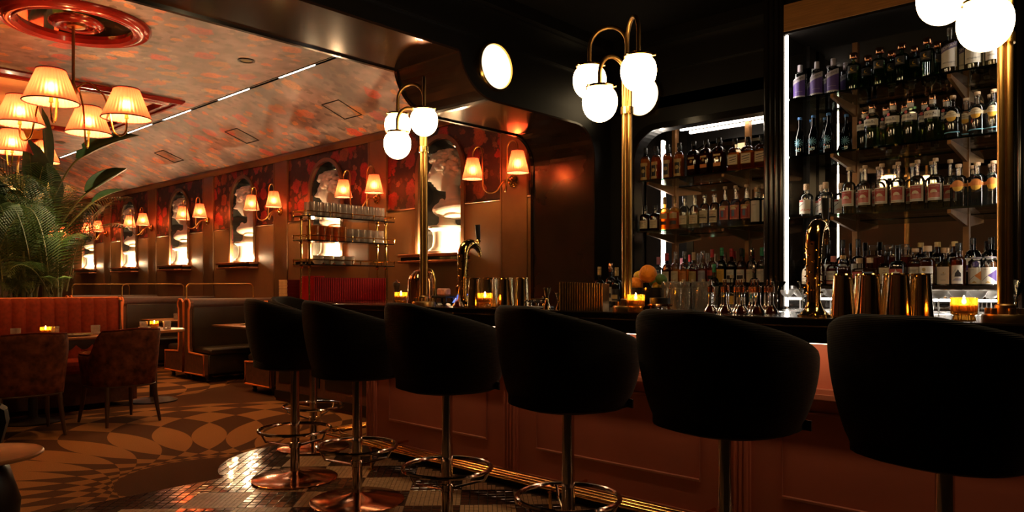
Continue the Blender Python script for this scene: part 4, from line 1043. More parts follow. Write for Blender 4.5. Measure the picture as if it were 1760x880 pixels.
for lv in range(2):
    for iy in range(5):
        for ix in range(2):
            p = (-6.555 + .09 * ix, 4.115 + .082 * iy, ZS2 + .61 + .0755 * lv); l = '%s amber tumbler, %s row, %s layer, on the middle gallery tier' % (nth(iy), ['rear', 'front'][ix], ['bottom', 'top'][lv])
            if k == 0: am.location = p; am['label'] = l; am['group'] = 'amber tumblers on the gallery shelf'
            else: dup(am, p, 0, l)
            k += 1
ct = make_tumbler('clear_tumbler', .036, .068, 'glass_tumbler'); k = 0
for lv in range(2):
    for iy in range(6):
        for ix in range(2):
            p = (-6.555 + .09 * ix, 4.53 + .078 * iy, ZS2 + .61 + .0685 * lv); l = '%s clear tumbler, %s row, %s layer, on the middle gallery tier' % (nth(iy), ['rear', 'front'][ix], ['bottom', 'top'][lv])
            if k == 0: ct.location = p; ct['label'] = l; ct['group'] = 'clear tumblers on the gallery shelf'
            else: dup(ct, p, 0, l)
            k += 1
bw = thing('bowl', '', 'bowl', (0, 0, 0), 0, 'bowls on the lowest gallery tier')
MB().lathe([(0, .002), (.030, 0), (.034, .004), (.052, .022), (.056, .034), (.054, .034), (.045, .018), (0, .008)], 28).build('bowl_wall', 'ceramic', bw); MB().lathe([(.024, -.0), (.028, .002), (.028, .006)], 20).build('foot_rim', 'ceramic', bw)
k = 0
for iy in range(4):
    for lv in range(4):
        p = (-6.47, 4.15 + .125 * iy, ZS2 + .37 + .018 * lv); l = '%s bowl up in the %s stack on the lowest gallery tier' % (nth(lv), nth(iy))
        if k == 0: bw.location = p; bw['label'] = l
        else: dup(bw, p, 0, l)
        k += 1
mn = thing('menu', '', 'menu', (0, 0, 0), 0, 'menus standing under the gallery shelf')
MB().bbox(-.13, -.0105, 0, .13, .0105, .235, .002).build('cover', 'menu_maroon', mn, smooth=False); MB().box(-.128, -.006, .003, .131, .006, .236).build('pages', 'menu_red', mn, smooth=False)
for i in range(40):
    p = (-6.53, 4.085 + .0218 * i, ZS2); l = '%s upright maroon menu in the row under the gallery shelf, from the pale stack' % nth(i)
    if i == 0: mn.location = p; mn['label'] = l
    else: dup(mn, p, 0, l)
fm = MB().bbox(-.13, -.008, 0, .13, .008, .235, .002).build('menu', 'menu_red', None, smooth=False); fm.location = (-6.53, 4.0645, ZS2); tag(fm, 'bright red menu heading the standing row of maroon menus', 'menu')
fm = MB().bbox(-.13, -.06, 0, .13, .06, .014, .002).build('menu', 'menu_red', None, smooth=False); fm.location = (-6.53, 4.118, ZS2 + .2375); tag(fm, 'bright red menu lying flat on the standing row', 'menu')
fs = thing('menu', '', 'menu', (0, 0, 0), 0, 'flat menus stacked beside the gallery shelf')
MB().bbox(-.085, -.10, 0, .085, .10, .0125, .0015).build('cover', 'menu_maroon', fs, smooth=False); MB().box(-.08, -.1015, .0012, .08, .095, .0113).build('pages', 'menu_page', fs, smooth=False)
for i in range(17):
    p = (-6.88 + rnd.uniform(-.003, .003), 4.10 + rnd.uniform(-.002, .002), ZS2 + .0127 * i); l = '%s flat menu up in the pale edged stack beside the gallery shelf' % nth(i)
    if i == 0: fs.location = p; fs['label'] = l
    else: dup(fs, p, rnd.uniform(-.02, .02), l)
# wine bottles on the back counter are made with the other bottles below

# ------------------------------------------------------------------ bottles
TXT = {}
def squ(a): return (abs(math.cos(a)) ** 6 + abs(math.sin(a)) ** 6) ** (-1 / 6)
class Lab:
    """flat print wrapped round the front of a bottle"""
    def __init__(s, r, sq): s.b = MB(); s.t = MB(); s.r = r; s.sq = sq; s.mats = []; s.lay = 0; s.tm = 'ink'
    def mp(s, x, z, off):
        r = s.r + off
        if s.sq: return (x, -r, z)
        return (r * math.sin(x / s.r), -r * math.cos(x / s.r), z)
    def mi(s, m):
        if m not in s.mats: s.mats.append(m)
        return s.mats.index(m)
    def quad(s, x0, x1, zb0, zb1, zt0, zt1, m):
        s.lay += 1; off = .0006 + .0004 * s.lay; n = 8; rows = [[], []]
        for i in range(n + 1):
            q = i / n; x = x0 + (x1 - x0) * q
            rows[0].append(s.mp(x, zb0 + (zb1 - zb0) * q, off)); rows[1].append(s.mp(x, zt0 + (zt1 - zt0) * q, off))
        s.b.grid(rows, s.mi(m)); return s
    def rect(s, x0, z0, x1, z1, m): return s.quad(x0, x1, z0, z0, z1, z1, m)
    def poly(s, pts, m):
        s.lay += 1; off = .0006 + .0004 * s.lay; n = 5; k = s.mi(m)
        for a in range(1, len(pts) - 1):
            A, B, C_ = pts[0], pts[a], pts[a + 1]; rows = []
            for u in range(n + 1):
                f = u / n; p = (A[0] + (B[0] - A[0]) * f, A[1] + (B[1] - A[1]) * f); q = (A[0] + (C_[0] - A[0]) * f, A[1] + (C_[1] - A[1]) * f)
                rows.append([s.mp(p[0] + (q[0] - p[0]) * v / n, p[1] + (q[1] - p[1]) * v / n, off) for v in range(n + 1)])
            s.b.grid(rows, k)
        return s
    def disc(s, cx, cz, r, m, a0=0, a1=360):
        s.lay += 1; off = .0006 + .0004 * s.lay; n = max(6, (a1 - a0) // 18); w = []
        for k in range(5): w.append([s.mp(cx + r * k / 4 * math.cos(R(a0 + (a1 - a0) * i / n)), cz + r * k / 4 * math.sin(R(a0 + (a1 - a0) * i / n)), off) for i in range(n + 1)])
        s.b.grid(w, s.mi(m)); return s
    def text(s, w, x, z, size, m='ink', slope=0):
        if w not in TXT: TXT[w] = text_geo(w, 1)
        vs, fs = TXT[w]; off = .0014 + .0004 * s.lay
        s.t.add([s.mp(x + v[0] * size, z + v[2] * size + v[0] * size * slope, off) for v in vs], fs); s.tm = m; return s
    def build(s, t):
        o = s.b.build('paper_label', s.mats, t, fixn=False)
        if s.t.v: s.t.build('lettering', s.tm, o, smooth=False, fixn=False)
        return o
def bottle(r, h, shoulder, neck_r, neck_z, glass, liq, level, cap, sq=False, foot=.006, dome=.5, name='bottle'):
    """glass body with rounded shoulder, spirit inside, stopper on top"""
    t = thing(name, '', 'bottle')
    cs = squ if sq else None; n = 28 if sq else 24
    zs = shoulder; P = [(0, .004), (r * .8, .002), (r * .95, .001), (r, foot), (r, zs)]
    for k in range(1, 7):
        a = k / 6; q = math.sin(a * PI / 2) if dome > .3 else a
        P.append((r + (neck_r - r) * (1 - math.cos(a * PI / 2)) if dome > .3 else r + (neck_r - r) * a, zs + (neck_z - zs) * (q * .9 if dome > .3 else a)))
    P += [(neck_r, neck_z), (neck_r, h - .004), (neck_r * 1.15, h - .003), (neck_r * 1.15, h), (neck_r * .7, h)]
    b = MB()
    if sq:
        lo = [p for p in P if p[1] <= zs]; hi = [p for p in P if p[1] >= zs]
        b.lathe(lo, n, cs=squ)
        m0 = len(b.v)
        rows = []
        for i, (rr, z) in enumerate(hi):
            w = max(0, min(1, (rr - neck_r) / max(1e-6, r - neck_r)))
            rows.append([(rr * (1 + (squ(2 * PI * j / n) - 1) * w) * math.cos(2 * PI * j / n), rr * (1 + (squ(2 * PI * j / n) - 1) * w) * math.sin(2 * PI * j / n), z) for j in range(n)])
        b.grid(rows, closed_u=True)
    else: b.lathe(P, n)
    b.build('glass', glass, t, angle=50)
    if liq:
        q = .93; L = [(0, foot + .004), (r * q * .97, foot + .004), (r * q, foot + .010)]
        for rr, z in P[4:]:
            if z < level: L.append((min(rr, r) * q, z))
        L.append((L[-1][0] if level <= zs else max(neck_r * .8, r * q * .6), level)); L.append((0, level))
        MB().lathe(L, n, cs=(lambda a: 1 + (squ(a) - 1) * .85) if sq else None).build('spirit', liq, t, angle=50)
    cr, z0, z1, cm = cap
    MB().lathe([(cr * .96, z0), (cr, z0 + .002), (cr, z1 - .003), (cr * .9, z1), (0, z1)], 18).build('stopper', cm, t)
    return t
def rest_lines(L, x0, x1, zs, m='ink'):
    for i, z in enumerate(zs): L.rect(x0, z, x1 - (i % 2) * (x1 - x0) * .25, z + .0016, m)
KIND = {}
def K(name, maker): KIND[name] = maker
def k_purple():
    t = bottle(.043, .222, .165, .0135, .178, 'glass_clear', 'spirit_clear', .16, (.0155, .185, .232, 'label_lilac')); L = Lab(.043, 0)
    L.quad(-.05, .05, .012, .012, .105, .135, 'label_purple').quad(-.05, .05, .09, .125, .125, .16, 'label_lilac').rect(-.05, .008, .05, .016, 'label_lilac'); rest_lines(L, -.02, .03, [.042], 'label_lilac'); L.text('ROMAN', .0, .125, .019, slope=.35); L.build(t); return t
def k_green():
    t = bottle(.044, .205, .145, .012, .182, 'glass_green', 'spirit_green', .12, (.025, .205, .240, 'copper'), dome=.6); L = Lab(.044, 0)
    L.rect(-.030, .100, .030, .152, 'label_black').disc(0, .128, .010, 'label_yellow').disc(.004, .130, .008, 'label_black'); rest_lines(L, -.022, .022, [.108, .114], 'label_gold'); L.build(t)
    b = MB()
    for i in range(24):
        a = 2 * PI * i / 24; b.cyl((.044 * math.cos(a), .044 * math.sin(a), .01), (.044 * math.cos(a), .044 * math.sin(a), .085), .0028, 5)
    b.build('fluting', 'glass_green', t); return t
def k_roman():
    t = bottle(.047, .265, .175, .0135, .205, 'glass_clear', 'spirit_pale', .15, (.0155, .225, .275, 'glass_cut')); L = Lab(.047, 0)
    L.quad(-.045, .05, .032, .032, .128, .155, 'label_white').quad(-.045, .05, .118, .150, .150, .182, 'label_violet'); rest_lines(L, -.03, .04, [.06, .055]); L.text('ROMAN', .0, .150, .022, 'label_white', slope=.34); L.build(t); return t
def k_blue():
    t = bottle(.036, .262, .13, .012, .205, 'glass_black', None, 0, (.015, .250, .268, 'cap_blue'), dome=.2); L = Lab(.036, 0)
    for a in range(0, 180, 30):
        c, s_ = math.cos(R(a)), math.sin(R(a)); L.poly([(c * .030 - s_ * .002, .088 + s_ * .030 + c * .002), (-c * .030 - s_ * .002, .088 - s_ * .030 + c * .002), (-c * .030 + s_ * .002, .088 - s_ * .030 - c * .002), (c * .030 + s_ * .002, .088 + s_ * .030 - c * .002)], 'label_sky')
    L.rect(-.02, .040, .02, .044, 'label_sky').rect(-.016, .030, .016, .033, 'label_sky'); L.build(t); return t
def k_white():
    t = bottle(.046, .255, .185, .0165, .215, 'glass_clear', 'spirit_green', .13, (.0215, .252, .278, 'copper')); L = Lab(.046, 0)
    L.rect(-.055, .140, .055, .180, 'label_white').disc(-.012, .192, .010, 'label_pink').disc(.016, .166, .004, 'ink'); L.text('Wilton', 0, .158, .021); L.build(t)
    MB().lathe([(.0172, .225), (.0178, .228), (.0178, .250)], 20).build('neck_label', 'label_white', t); return t
def k_gold():
    t = bottle(.045, .245, .15, .015, .195, 'glass_clear', 'spirit_clear', .15, (.0165, .240, .258, 'cork')); L = Lab(.045, 0)
    L.rect(-.05, .122, .05, .140, 'label_cream').disc(0, .128, .032, 'label_cream', 0, 180).disc(0, .122, .026, 'label_yellow', 180, 360); rest_lines(L, -.025, .025, [.134, .145]); L.build(t); L = Lab(.045, 0); L.rect(-.05, .03, .05, .036, 'label_sky'); L.build(t); return t
def k_small():
    t = bottle(.043, .205, .13, .0165, .160, 'glass_clear', 'spirit_clear', .12, (.0185, .180, .222, 'cork')); L = Lab(.043, 0)
    L.rect(-.046, .018, .046, .112, 'label_white').rect(-.042, .098, -.002, .110, 'label_red')
    for i in range(7): L.quad(-.03 + .01 * i, -.022 + .011 * i, .03 + .006 * (i % 3), .04, .032 + .006 * (i % 3), .046 + .004 * (i % 4), 'label_rose')
    L.quad(-.036, .0, .06, .085, .064, .089, 'ink'); L.build(t); return t
def k_sun():
    t = bottle(.042, .290, .170, .0125, .215, 'glass_clear', 'spirit_pale', .155, (.0155, .285, .306, 'cork')); L = Lab(.042, 0)
    L.rect(-.046, .050, .046, .150, 'label_white').rect(-.036, .066, .032, .144, 'label_red').rect(-.036, .066, .032, .096, 'label_rose').disc(-.002, .096, .020, 'label_cream', 0, 180).disc(-.002, .096, .006, 'label_red', 180, 360); rest_lines(L, -.036, .036, [.057]); L.text('SUNCLIFFE', -.002, .133, .0112, 'label_cream'); L.build(t); return t
def k_orange():
    t = bottle(.045, .245, .15, .016, .195, 'glass_clear', 'spirit_clear', .13, (.0175, .238, .256, 'cork')); L = Lab(.045, 0)
    L.rect(-.055, .118, .055, .136, 'label_orange').disc(0, .122, .034, 'label_orange', 0, 180).disc(0, .118, .028, 'label_yellow', 180, 360); rest_lines(L, -.03, .03, [.085, .078]); L.build(t); return t
def k_cream():
    t = bottle(.046, .225, .12, .014, .165, 'glass_brown', 'spirit_dark', .12, (.016, .21, .235, 'cork')); L = Lab(.046, 0)
    L.rect(-.04, .012, .05, .088, 'label_cream').disc(.005, .086, .04, 'label_cream', 0, 180); rest_lines(L, -.03, .03, [.07, .05, .04]); L.build(t); return t
def k_russ():
    t = bottle(.045, .205, .115, .016, .150, 'glass_clear', 'spirit_red', .12, (.0185, .165, .205, 'label_rose'), dome=.6); L = Lab(.045, 0)
    L.rect(-.05, .038, .05, .100, 'label_white').rect(-.05, .012, .05, .03, 'label_rose').rect(-.03, .02, .03, .022, 'label_white'); rest_lines(L, -.025, .025, [.055, .048]); L.text("RUSSELL'S", 0, .080, .0175, 'label_violet'); L.build(t); return t
def k_arch():
    t = bottle(.047, .205, .10, .015, .165, 'glass_clear', 'spirit_dark', .13, (.020, .180, .205, 'brass_dark')); L = Lab(.047, 0)
    L.disc(.012, .035, .030, 'label_gold', 0, 180).disc(.012, .035, .024, 'label_black', 0, 180).rect(-.01, .010, .036, .03, 'label_white'); L.build(t); return t
def mk_square(c, liq='spirit_amber', t_=None):
    def f():
        t = bottle(.042, .16, .105, .016, .12, 'glass_clear', liq, .10, (.021, .150, .185, 'cork'), sq=True); L = Lab(.042, 1)
        L.rect(-.034, .050, .034, .092, c); rest_lines(L, -.02, .02, [.062, .056], 'label_white'); L.build(t); return t
    return f
def k_card():
    t = bottle(.044, .215, .125, .015, .15, 'glass_brown', 'spirit_dark', .13, (.018, .195, .222, 'cap_black'), sq=True); L = Lab(.044, 1)
    L.rect(-.034, .012, .034, .118, 'label_cream').disc(0, .075, .014, 'ink', 0, 180).disc(0, .075, .012, 'label_cream', 0, 180).disc(0, .068, .003, 'ink'); rest_lines(L, -.025, .025, [.036, .03]); L.rect(-.006, .10, .006, .103, 'ink'); L.build(t); return t
def k_star():
    t = bottle(.046, .255, .125, .016, .165, 'glass_black', None, 0, (.018, .24, .262, 'cap_black'), sq=True); L = Lab(.046, 1)
    L.rect(-.040, .012, .040, .110, 'label_black').rect(-.038, .05, .038, .106, 'label_red'); st = []
    for k in range(10):
        a = PI / 2 + k * PI / 5; q = .030 if k % 2 == 0 else .012; st.append((q * math.cos(a), .078 + q * math.sin(a)))
    for k in range(0, 10, 2): L.poly([(0, .078), st[k - 1], st[k], st[(k + 1) % 10]], 'label_white'); L.lay -= 1
    L.lay += 1; L.rect(-.038, .018, .038, .036, 'label_white'); rest_lines(L, -.03, .03, [.026]); L.build(t); return t
def k_bw():
    t = bottle(.045, .225, .145, .0155, .175, 'glass_clear', 'spirit_amber', .14, (.021, .215, .240, 'cork')); L = Lab(.045, 0)
    L.rect(-.042, .072, .045, .120, 'label_white'); rest_lines(L, -.03, .03, [.10, .093, .086]); L.build(t); L = Lab(.045, 0)
    L.rect(-.042, .014, .045, .068, 'label_black').rect(-.02, .045, .02, .055, 'label_gold'); rest_lines(L, -.03, .03, [.03, .024], 'label_white'); L.build(t); return t
def k_dot():
    t = bottle(.046, .225, .150, .018, .18, 'glass_clear', 'spirit_amber', .15, (.026, .215, .250, 'cork')); L = Lab(.046, 0)
    L.rect(-.044, .078, .044, .122, 'label_white').disc(-.010, .101, .011, 'label_gold'); L.build(t); L = Lab(.046, 0); L.rect(-.044, .014, .044, .070, 'label_cream'); rest_lines(L, -.03, .035, [.056, .05, .044]); L.build(t); return t
def k_tall():
    t = bottle(.040, .215, .13, .0165, .165, 'glass_clear', 'spirit_pale', .15, (.023, .205, .238, 'cork'), sq=True, dome=.2); L = Lab(.040, 1)
    L.rect(-.036, .010, .033, .118, 'label_white'); rest_lines(L, -.014, .016, [.072, .066, .034]); L.disc(.002, .08, .004, 'label_gold'); L.build(t); return t
def k_draw():
    t = bottle(.041, .245, .15, .016, .18, 'glass_clear', 'spirit_amber', .16, (.0175, .215, .262, 'cap_black')); L = Lab(.041, 0)
    L.rect(-.036, .012, .030, .125, 'label_white').poly([(-.012, .075), (.005, .10), (.012, .085), (.02, .075), (.02, .055), (-.015, .055)], 'ink').poly([(-.03, .03), (.02, .03), (.02, .045), (-.01, .045)], 'label_lilac'); L.quad(-.034, -.008, .06, .10, .064, .104, 'label_lilac'); L.build(t); return t
def mk_tri(c, g):
    def f():
        t = bottle(.047, .175, .125, .03, .165, 'glass_clear', 'spirit_clear', .12, (.033, .168, .178, 'label_lilac')); L = Lab(.047, 0)
        L.rect(-.052, .010, .052, .112, 'label_white').poly([(-.005, .062), (.042, .100), (.042, .024)], c).poly([(-.02, .016), (-.005, .03), (.01, .016)], 'label_gold'); L.quad(-.038, -.006, .028, .058, .031, .061, 'ink'); rest_lines(L, -.03, -.005, [.098]); L.build(t); return t
    return f
def mk_dark(c):
    def f():
        t = bottle(.046, .285, .165, .015, .225, 'glass_black', None, 0, (.017, .25, .292, 'cap_black')); L = Lab(.046, 0)
        L.rect(-.052, .085, .052, .168, 'label_white').disc(.02, .13, .020, c).disc(-.025, .11, .016, c)
        L.poly([(-.02, .145), (0, .16), (.02, .145), (.004, .14), (.008, .125), (0, .132), (-.01, .125), (-.004, .14)], 'ink').poly([(-.006, .11), (.006, .11), (.004, .09), (-.004, .09)], 'label_orange'); L.build(t); return t
    return f
def k_creamtall():
    t = bottle(.043, .305, .155, .0145, .205, 'glass_brown', 'spirit_dark', .15, (.0165, .255, .312, 'label_green' if 0 else 'cap_black')); L = Lab(.043, 0)
    L.rect(-.044, .07, .044, .145, 'label_white'); rest_lines(L, -.03, .03, [.115, .105, .09]); L.build(t); return t
def k_decanter():
    t = bottle(.044, .235, .19, .024, .205, 'glass_clear', 'spirit_rose', .185, (.031, .232, .268, 'glass_cut'), sq=True); L = Lab(.044, 1); L.rect(-.03, .04, .03, .07, 'label_gold'); L.build(t); return t
def k_blackcap():
    t = bottle(.043, .265, .17, .015, .21, 'glass_brown', 'spirit_dark', .16, (.018, .245, .275, 'label_gold')); L = Lab(.043, 0); L.rect(-.035, .10, .035, .15, 'label_black').rect(-.03, .12, .03, .135, 'label_gold'); L.build(t); return t
def k_l1gold():
    t = bottle(.040, .255, .165, .014, .215, 'glass_clear', 'spirit_amber', .19, (.017, .242, .282, 'cap_black')); L = Lab(.040, 0)
    L.rect(-.036, .125, .036, .150, 'label_gold').rect(-.026, .02, .026, .15, 'label_gold').rect(-.020, .03, .020, .12, 'label_black').disc(0, .08, .016, 'label_gold').rect(-.03, .008, .03, .026, 'label_gold'); L.build(t); return t
def k_l1red():
    t = bottle(.044, .255, .165, .017, .21, 'glass_brown', 'spirit_red', .17, (.020, .240, .276, 'cap_black'), sq=True); L = Lab(.044, 1)
    L.rect(-.03, .05, .03, .078, 'label_orange').rect(-.028, .13, .028, .145, 'label_gold').disc(0, .11, .012, 'brass_dark'); L.build(t); return t
def k_l1green():
    t = bottle(.045, .225, .15, .017, .185, 'glass_clear', 'spirit_amber', .14, (.019, .21, .25, 'cap_black'), sq=True); L = Lab(.045, 1)
    L.rect(-.04, .045, .04, .125, 'label_gold').rect(-.036, .05, .036, .12, 'label_cream'); L.quad(-.03, .03, .06, .07, .063, .073, 'ink').quad(-.03, .03, .075, .085, .08, .09, 'ink').quad(-.03, .03, .095, .105, .10, .11, 'ink'); L.build(t); return t
def k_squat():
    t = bottle(.044, .185, .12, .014, .15, 'glass_brown', 'spirit_dark', .12, (.016, .17, .215, 'cap_black')); L = Lab(.044, 0); L.rect(-.044, .02, .044, .088, 'label_cream'); rest_lines(L, -.03, .03, [.07, .06, .05, .035]); L.build(t); return t
def k_amber():
    t = bottle(.042, .245, .14, .013, .19, 'glass_amber', 'spirit_amber', .15, (.015, .215, .272, 'brass_dark')); L = Lab(.042, 0); L.rect(-.036, .09, .036, .135, 'label_gold').rect(-.03, .04, .03, .07, 'label_black'); L.build(t); return t
def k_pale():
    t = bottle(.043, .245, .13, .013, .195, 'glass_clear', 'spirit_pale', .13, (.016, .22, .265, 'glass_cut')); L = Lab(.043, 0); L.rect(-.040, .035, .040, .105, 'label_cream'); rest_lines(L, -.02, .025, [.08, .07, .05]); L.build(t); return t
def k_text():
    t = bottle(.041, .255, .145, .014, .20, 'glass_clear', 'spirit_clear', .15, (.016, .24, .262, 'chrome')); L = Lab(.041, 0); L.rect(-.038, .035, .038, .135, 'label_cream'); rest_lines(L, -.03, .03, [.12, .10, .095, .09, .07, .06, .05]); L.rect(-.03, .075, .03, .084, 'ink'); L.build(t); return t
def k_poster():
    t = bottle(.042, .31, .16, .0125, .215, 'glass_clear', 'spirit_clear', .16, (.0155, .29, .312, 'cork')); L = Lab(.042, 0)
    L.rect(-.044, .05, .046, .158, 'label_rose').rect(-.034, .06, .030, .14, 'label_red').disc(-.002, .125, .024, 'label_cream', 0, 180).rect(-.012, .07, .010, .12, 'label_blue').rect(-.03, .06, .028, .072, 'label_red').rect(-.034, .142, .03, .154, 'label_gold'); L.build(t); return t
def k_plain():
    t = bottle(.042, .275, .19, .0155, .205, 'glass_bottlegreen', 'spirit_clear', .19, (.0175, .245, .285, 'cork')); L = Lab(.042, 0)
    L.rect(-.044, .020, .040, .180, 'label_white'); rest_lines(L, -.018, .02, [.15, .145]); L.build(t)
    MB().lathe([(.0162, .21), (.0168, .213), (.0168, .24)], 20).build('neck_label', 'label_white', t); return t
def mk_pour(body, liq, capm, lab_, h=.30, r=.040, spout=False):
    def f():
        t = bottle(r, h - .02, h * .52, .0135, h * .70, body, liq, h * .5, (.0155, h - .065 if not spout else h - .03, h, capm)); L = Lab(r, 0)
        if lab_:
            L.rect(-.036, h * .12, .036, h * .45, lab_[0])
            if len(lab_) > 1: L.rect(-.026, h * .2, .026, h * .30, lab_[1])
            rest_lines(L, -.025, .025, [h * .38, h * .35])
        L.rect(-.02, h * .14, .02, h * .15, 'label_gold'); L.build(t); return t
    return f
def mk_dome(body, liq, labs, neck=.055, h=.20, r=.043):
    def f():
        t = bottle(r, h, h * .42, .013, h * .58, body, liq, h * .45, (.016, h - .012, h + .012, 'cork'), dome=.6); L = Lab(r, 0); L.rect(-.036, .02, .036, h * .36, labs[0])
        if len(labs) > 1: L.disc(0, h * .22, .014, labs[1])
        rest_lines(L, -.02, .02, [h * .12]); L.build(t); return t
    return f
def place(maker, desc, where, group, pts, seed=0, rot=6, sc=1.0):
    """one bottle of the kind, then copies; desc and where make every label single one bottle out"""
    t = None; n = len(pts)
    for i, (x, y, z) in enumerate(pts):
        l = ('%s %s' % (nth(i), desc) if n > 1 else desc) + ' ' + where
        a = R(rnd.uniform(-rot, rot))
        if t is None:
            t = maker(); t.location = (x, y, z); t.rotation_euler.z = a; t['label'] = l
            if n > 1: t['group'] = group
            t.scale = (sc,) * 3
        else: dup(t, (x, y, z), a, l)
FR, BK = 5.03, 5.15
def rows(xs, y, z): return [(x, y, z) for x in xs]
z1, z2, z3 = SHZ
S1, S2_, S3 = 'highest glass shelf', 'middle glass shelf', 'lowest glass shelf'
FRT, BCK = ', front row ', ', rear row '
place(k_purple, 'purple and silver labelled bottle', 'from the light strip, front row, ' + S1, 'purple label bottles', rows([-1.963, -1.85, -1.744], FR, z1))
place(k_purple, 'purple and silver labelled bottle', 'from the light strip, rear row, ' + S1, 'purple label bottles', rows([-1.925, -1.825, -1.715], BK + .03, z1))
place(k_green, 'ribbed green black label bottle', 'from the light strip, front row, ' + S1, 'ribbed green bottles', rows([-1.616, -1.458, -1.329, -1.186], FR, z1))
place(k_green, 'ribbed green black label bottle', 'from the light strip, rear row, ' + S1, 'ribbed green bottles', rows([-1.565, -1.42, -1.285, -1.155], BK, z1))
place(k_roman, 'bottle with slanted violet label', 'from the light strip, front row, ' + S1, 'violet and white label bottles', rows([-1.066, -.945, -.842], FR, z1))
place(k_roman, 'bottle with slanted violet label', 'from the light strip, rear row, ' + S1, 'violet and white label bottles', rows([-1.01, -.89], BK, z1))
place(k_blue, 'slender dark bottle with blue cap', 'from the light strip, front row, ' + S2_, 'blue capped dark bottles', rows([-1.965, -1.874, -1.774], FR, z2))
place(k_blue, 'slender dark bottle with blue cap', 'from the light strip, rear row, ' + S2_, 'blue capped dark bottles', rows([-1.93, -1.84, -1.70], BK, z2))
place(k_white, 'copper capped white label bottle', 'from the light strip, front row, ' + S2_, 'copper capped white label bottles', rows([-1.503, -1.379, -1.28, -1.158], FR, z2))
place(k_white, 'copper capped white label bottle', 'from the light strip, rear row, ' + S2_, 'copper capped white label bottles', rows([-1.585, -1.455, -1.345, -1.23, -1.11], BK, z2))
place(k_gold, 'clear golden half moon label bottle', 'from the light strip, front row, ' + S2_, 'golden half moon label bottles', rows([-1.05, -.924, -.842], FR, z2))
place(k_gold, 'clear golden half moon label bottle', 'from the light strip, rear row, ' + S2_, 'golden half moon label bottles', rows([-1.005, -.88], BK, z2))
place(k_small, 'squat white sketch label bottle', 'from the light strip, front row, ' + S3, 'white sketch label bottles', rows([-1.92, -1.793], FR, z3))
place(k_small, 'squat white sketch label bottle', 'from the light strip, rear row, ' + S3, 'white sketch label bottles', rows([-1.86, -1.733], BK, z3))
place(k_sun, 'tall red sunset label bottle', 'from the light strip, front row, ' + S3, 'red sunset label bottles', rows([-1.645, -1.545, -1.444, -1.349, -1.241, -1.142], FR, z3))
place(k_sun, 'tall red sunset label bottle', 'from the light strip, rear row, ' + S3, 'red sunset label bottles', rows([-1.60, -1.50, -1.40, -1.30, -1.19, -1.09], BK, z3))
place(k_orange, 'clear orange sun label bottle', 'from the light strip, front row, ' + S3, 'orange sun label bottles', rows([-1.02, -.925, -.842], FR, z3))
place(k_orange, 'clear orange sun label bottle', 'from the light strip, rear row, ' + S3, 'orange sun label bottles', rows([-.97, -.875], BK, z3))
ZB = 1.2; Y1, Y2 = 5.07, 5.215
ST_ = 'on the lit bottle step'
for mk, d, x in ((k_cream, 'dark bottle with arched cream label by the light strip', -1.932), (k_cream, 'dark bottle with arched cream label behind the gold tap', -1.849), (k_russ, 'rose red bottle with lettered white label', -1.767), (k_arch, 'dark bottle with gold arch label', -1.684),
                 (mk_square('label_pink'), 'square amber bottle with bright pink label', -1.602), (mk_square('label_blue'), 'square amber bottle with dark blue label', -1.519), (k_card, 'square brown bottle with cream card label', -1.436), (k_star, 'black bottle with pale star on red', -1.354),
                 (k_bw, 'amber bottle with white over black label', -1.271), (k_dot, 'amber bottle with gold dot on white label', -1.189), (k_tall, 'square pale bottle with tall white label', -1.106), (k_draw, 'amber bottle with a drawing on its white label', -1.023)):
    place(mk, d, ST_, '', [(x, Y1 - .03 if round((x + 1.932) / .0826) % 2 else Y1 + .03, ZB)], rot=4, sc=.97)
place(mk_tri('label_orange', 0), 'clear jar shaped bottle with orange triangle label', ST_, '', [(-1.932 + .0826 * 12, Y1 + .03, ZB)], rot=2, sc=.95)
place(mk_tri('label_purple', 0), 'clear jar shaped bottle with purple triangle label', ST_, '', [(-1.932 + .0826 * 13 - .004, Y1 - .03, ZB)], rot=2, sc=.95)
place(k_creamtall, 'tall dark bottle with white label', 'from the light strip, rear row, lit step', 'tall dark white label bottles', rows([-1.84, -1.745, -1.645], Y2, ZB))
place(k_decanter, 'rose coloured square decanter', 'from the light strip, rear row, lit step', 'rose decanters', rows([-1.56, -1.465, -1.37], Y2 + .02, ZB))
place(k_blackcap, 'dark bottle with gold capped neck', 'from the light strip, rear row, lit step', 'gold capped dark bottles', rows([-1.275, -1.18, -1.085], Y2 + .03, ZB))
place(mk_dark('label_orange'), 'black round bottle with illustrated pink label', 'behind the orange triangle jar', '', [(-.89, Y2 + .02, ZB)])
place(mk_dark('label_purple'), 'black round bottle with illustrated purple label', 'at the cabinet end of the step', '', [(-.985, Y2 + .02, ZB)])
# left bay
LF, LB_ = 5.375, 5.49
zl1, zl2 = LSZ
U, LO = '', 'from the curved end, lower bay shelf'
place(k_l1gold, 'amber bottle with gold framed label', 'from the curved end, front row, upper bay shelf', 'gold framed label bottles', rows([-3.41, -3.305, -3.195, -3.086], LF, zl1))
place(k_l1gold, 'amber bottle with gold framed label', 'from the curved end, rear row, upper bay shelf', 'gold framed label bottles', rows([-3.365, -3.255, -3.145], LB_, zl1))
place(k_l1red, 'square dark red bottle', 'from the curved end, front row, upper bay shelf', 'dark red square bottles', rows([-2.954, -2.845, -2.735], LF, zl1))
place(k_l1red, 'square dark red bottle', 'from the curved end, rear row, upper bay shelf', 'dark red square bottles', rows([-2.90, -2.79], LB_ + .01, zl1))
place(k_l1green, 'square amber ruled label bottle', 'from the curved end, front row, upper bay shelf', 'ruled gold label bottles', rows([-2.60, -2.495, -2.385], LF, zl1))
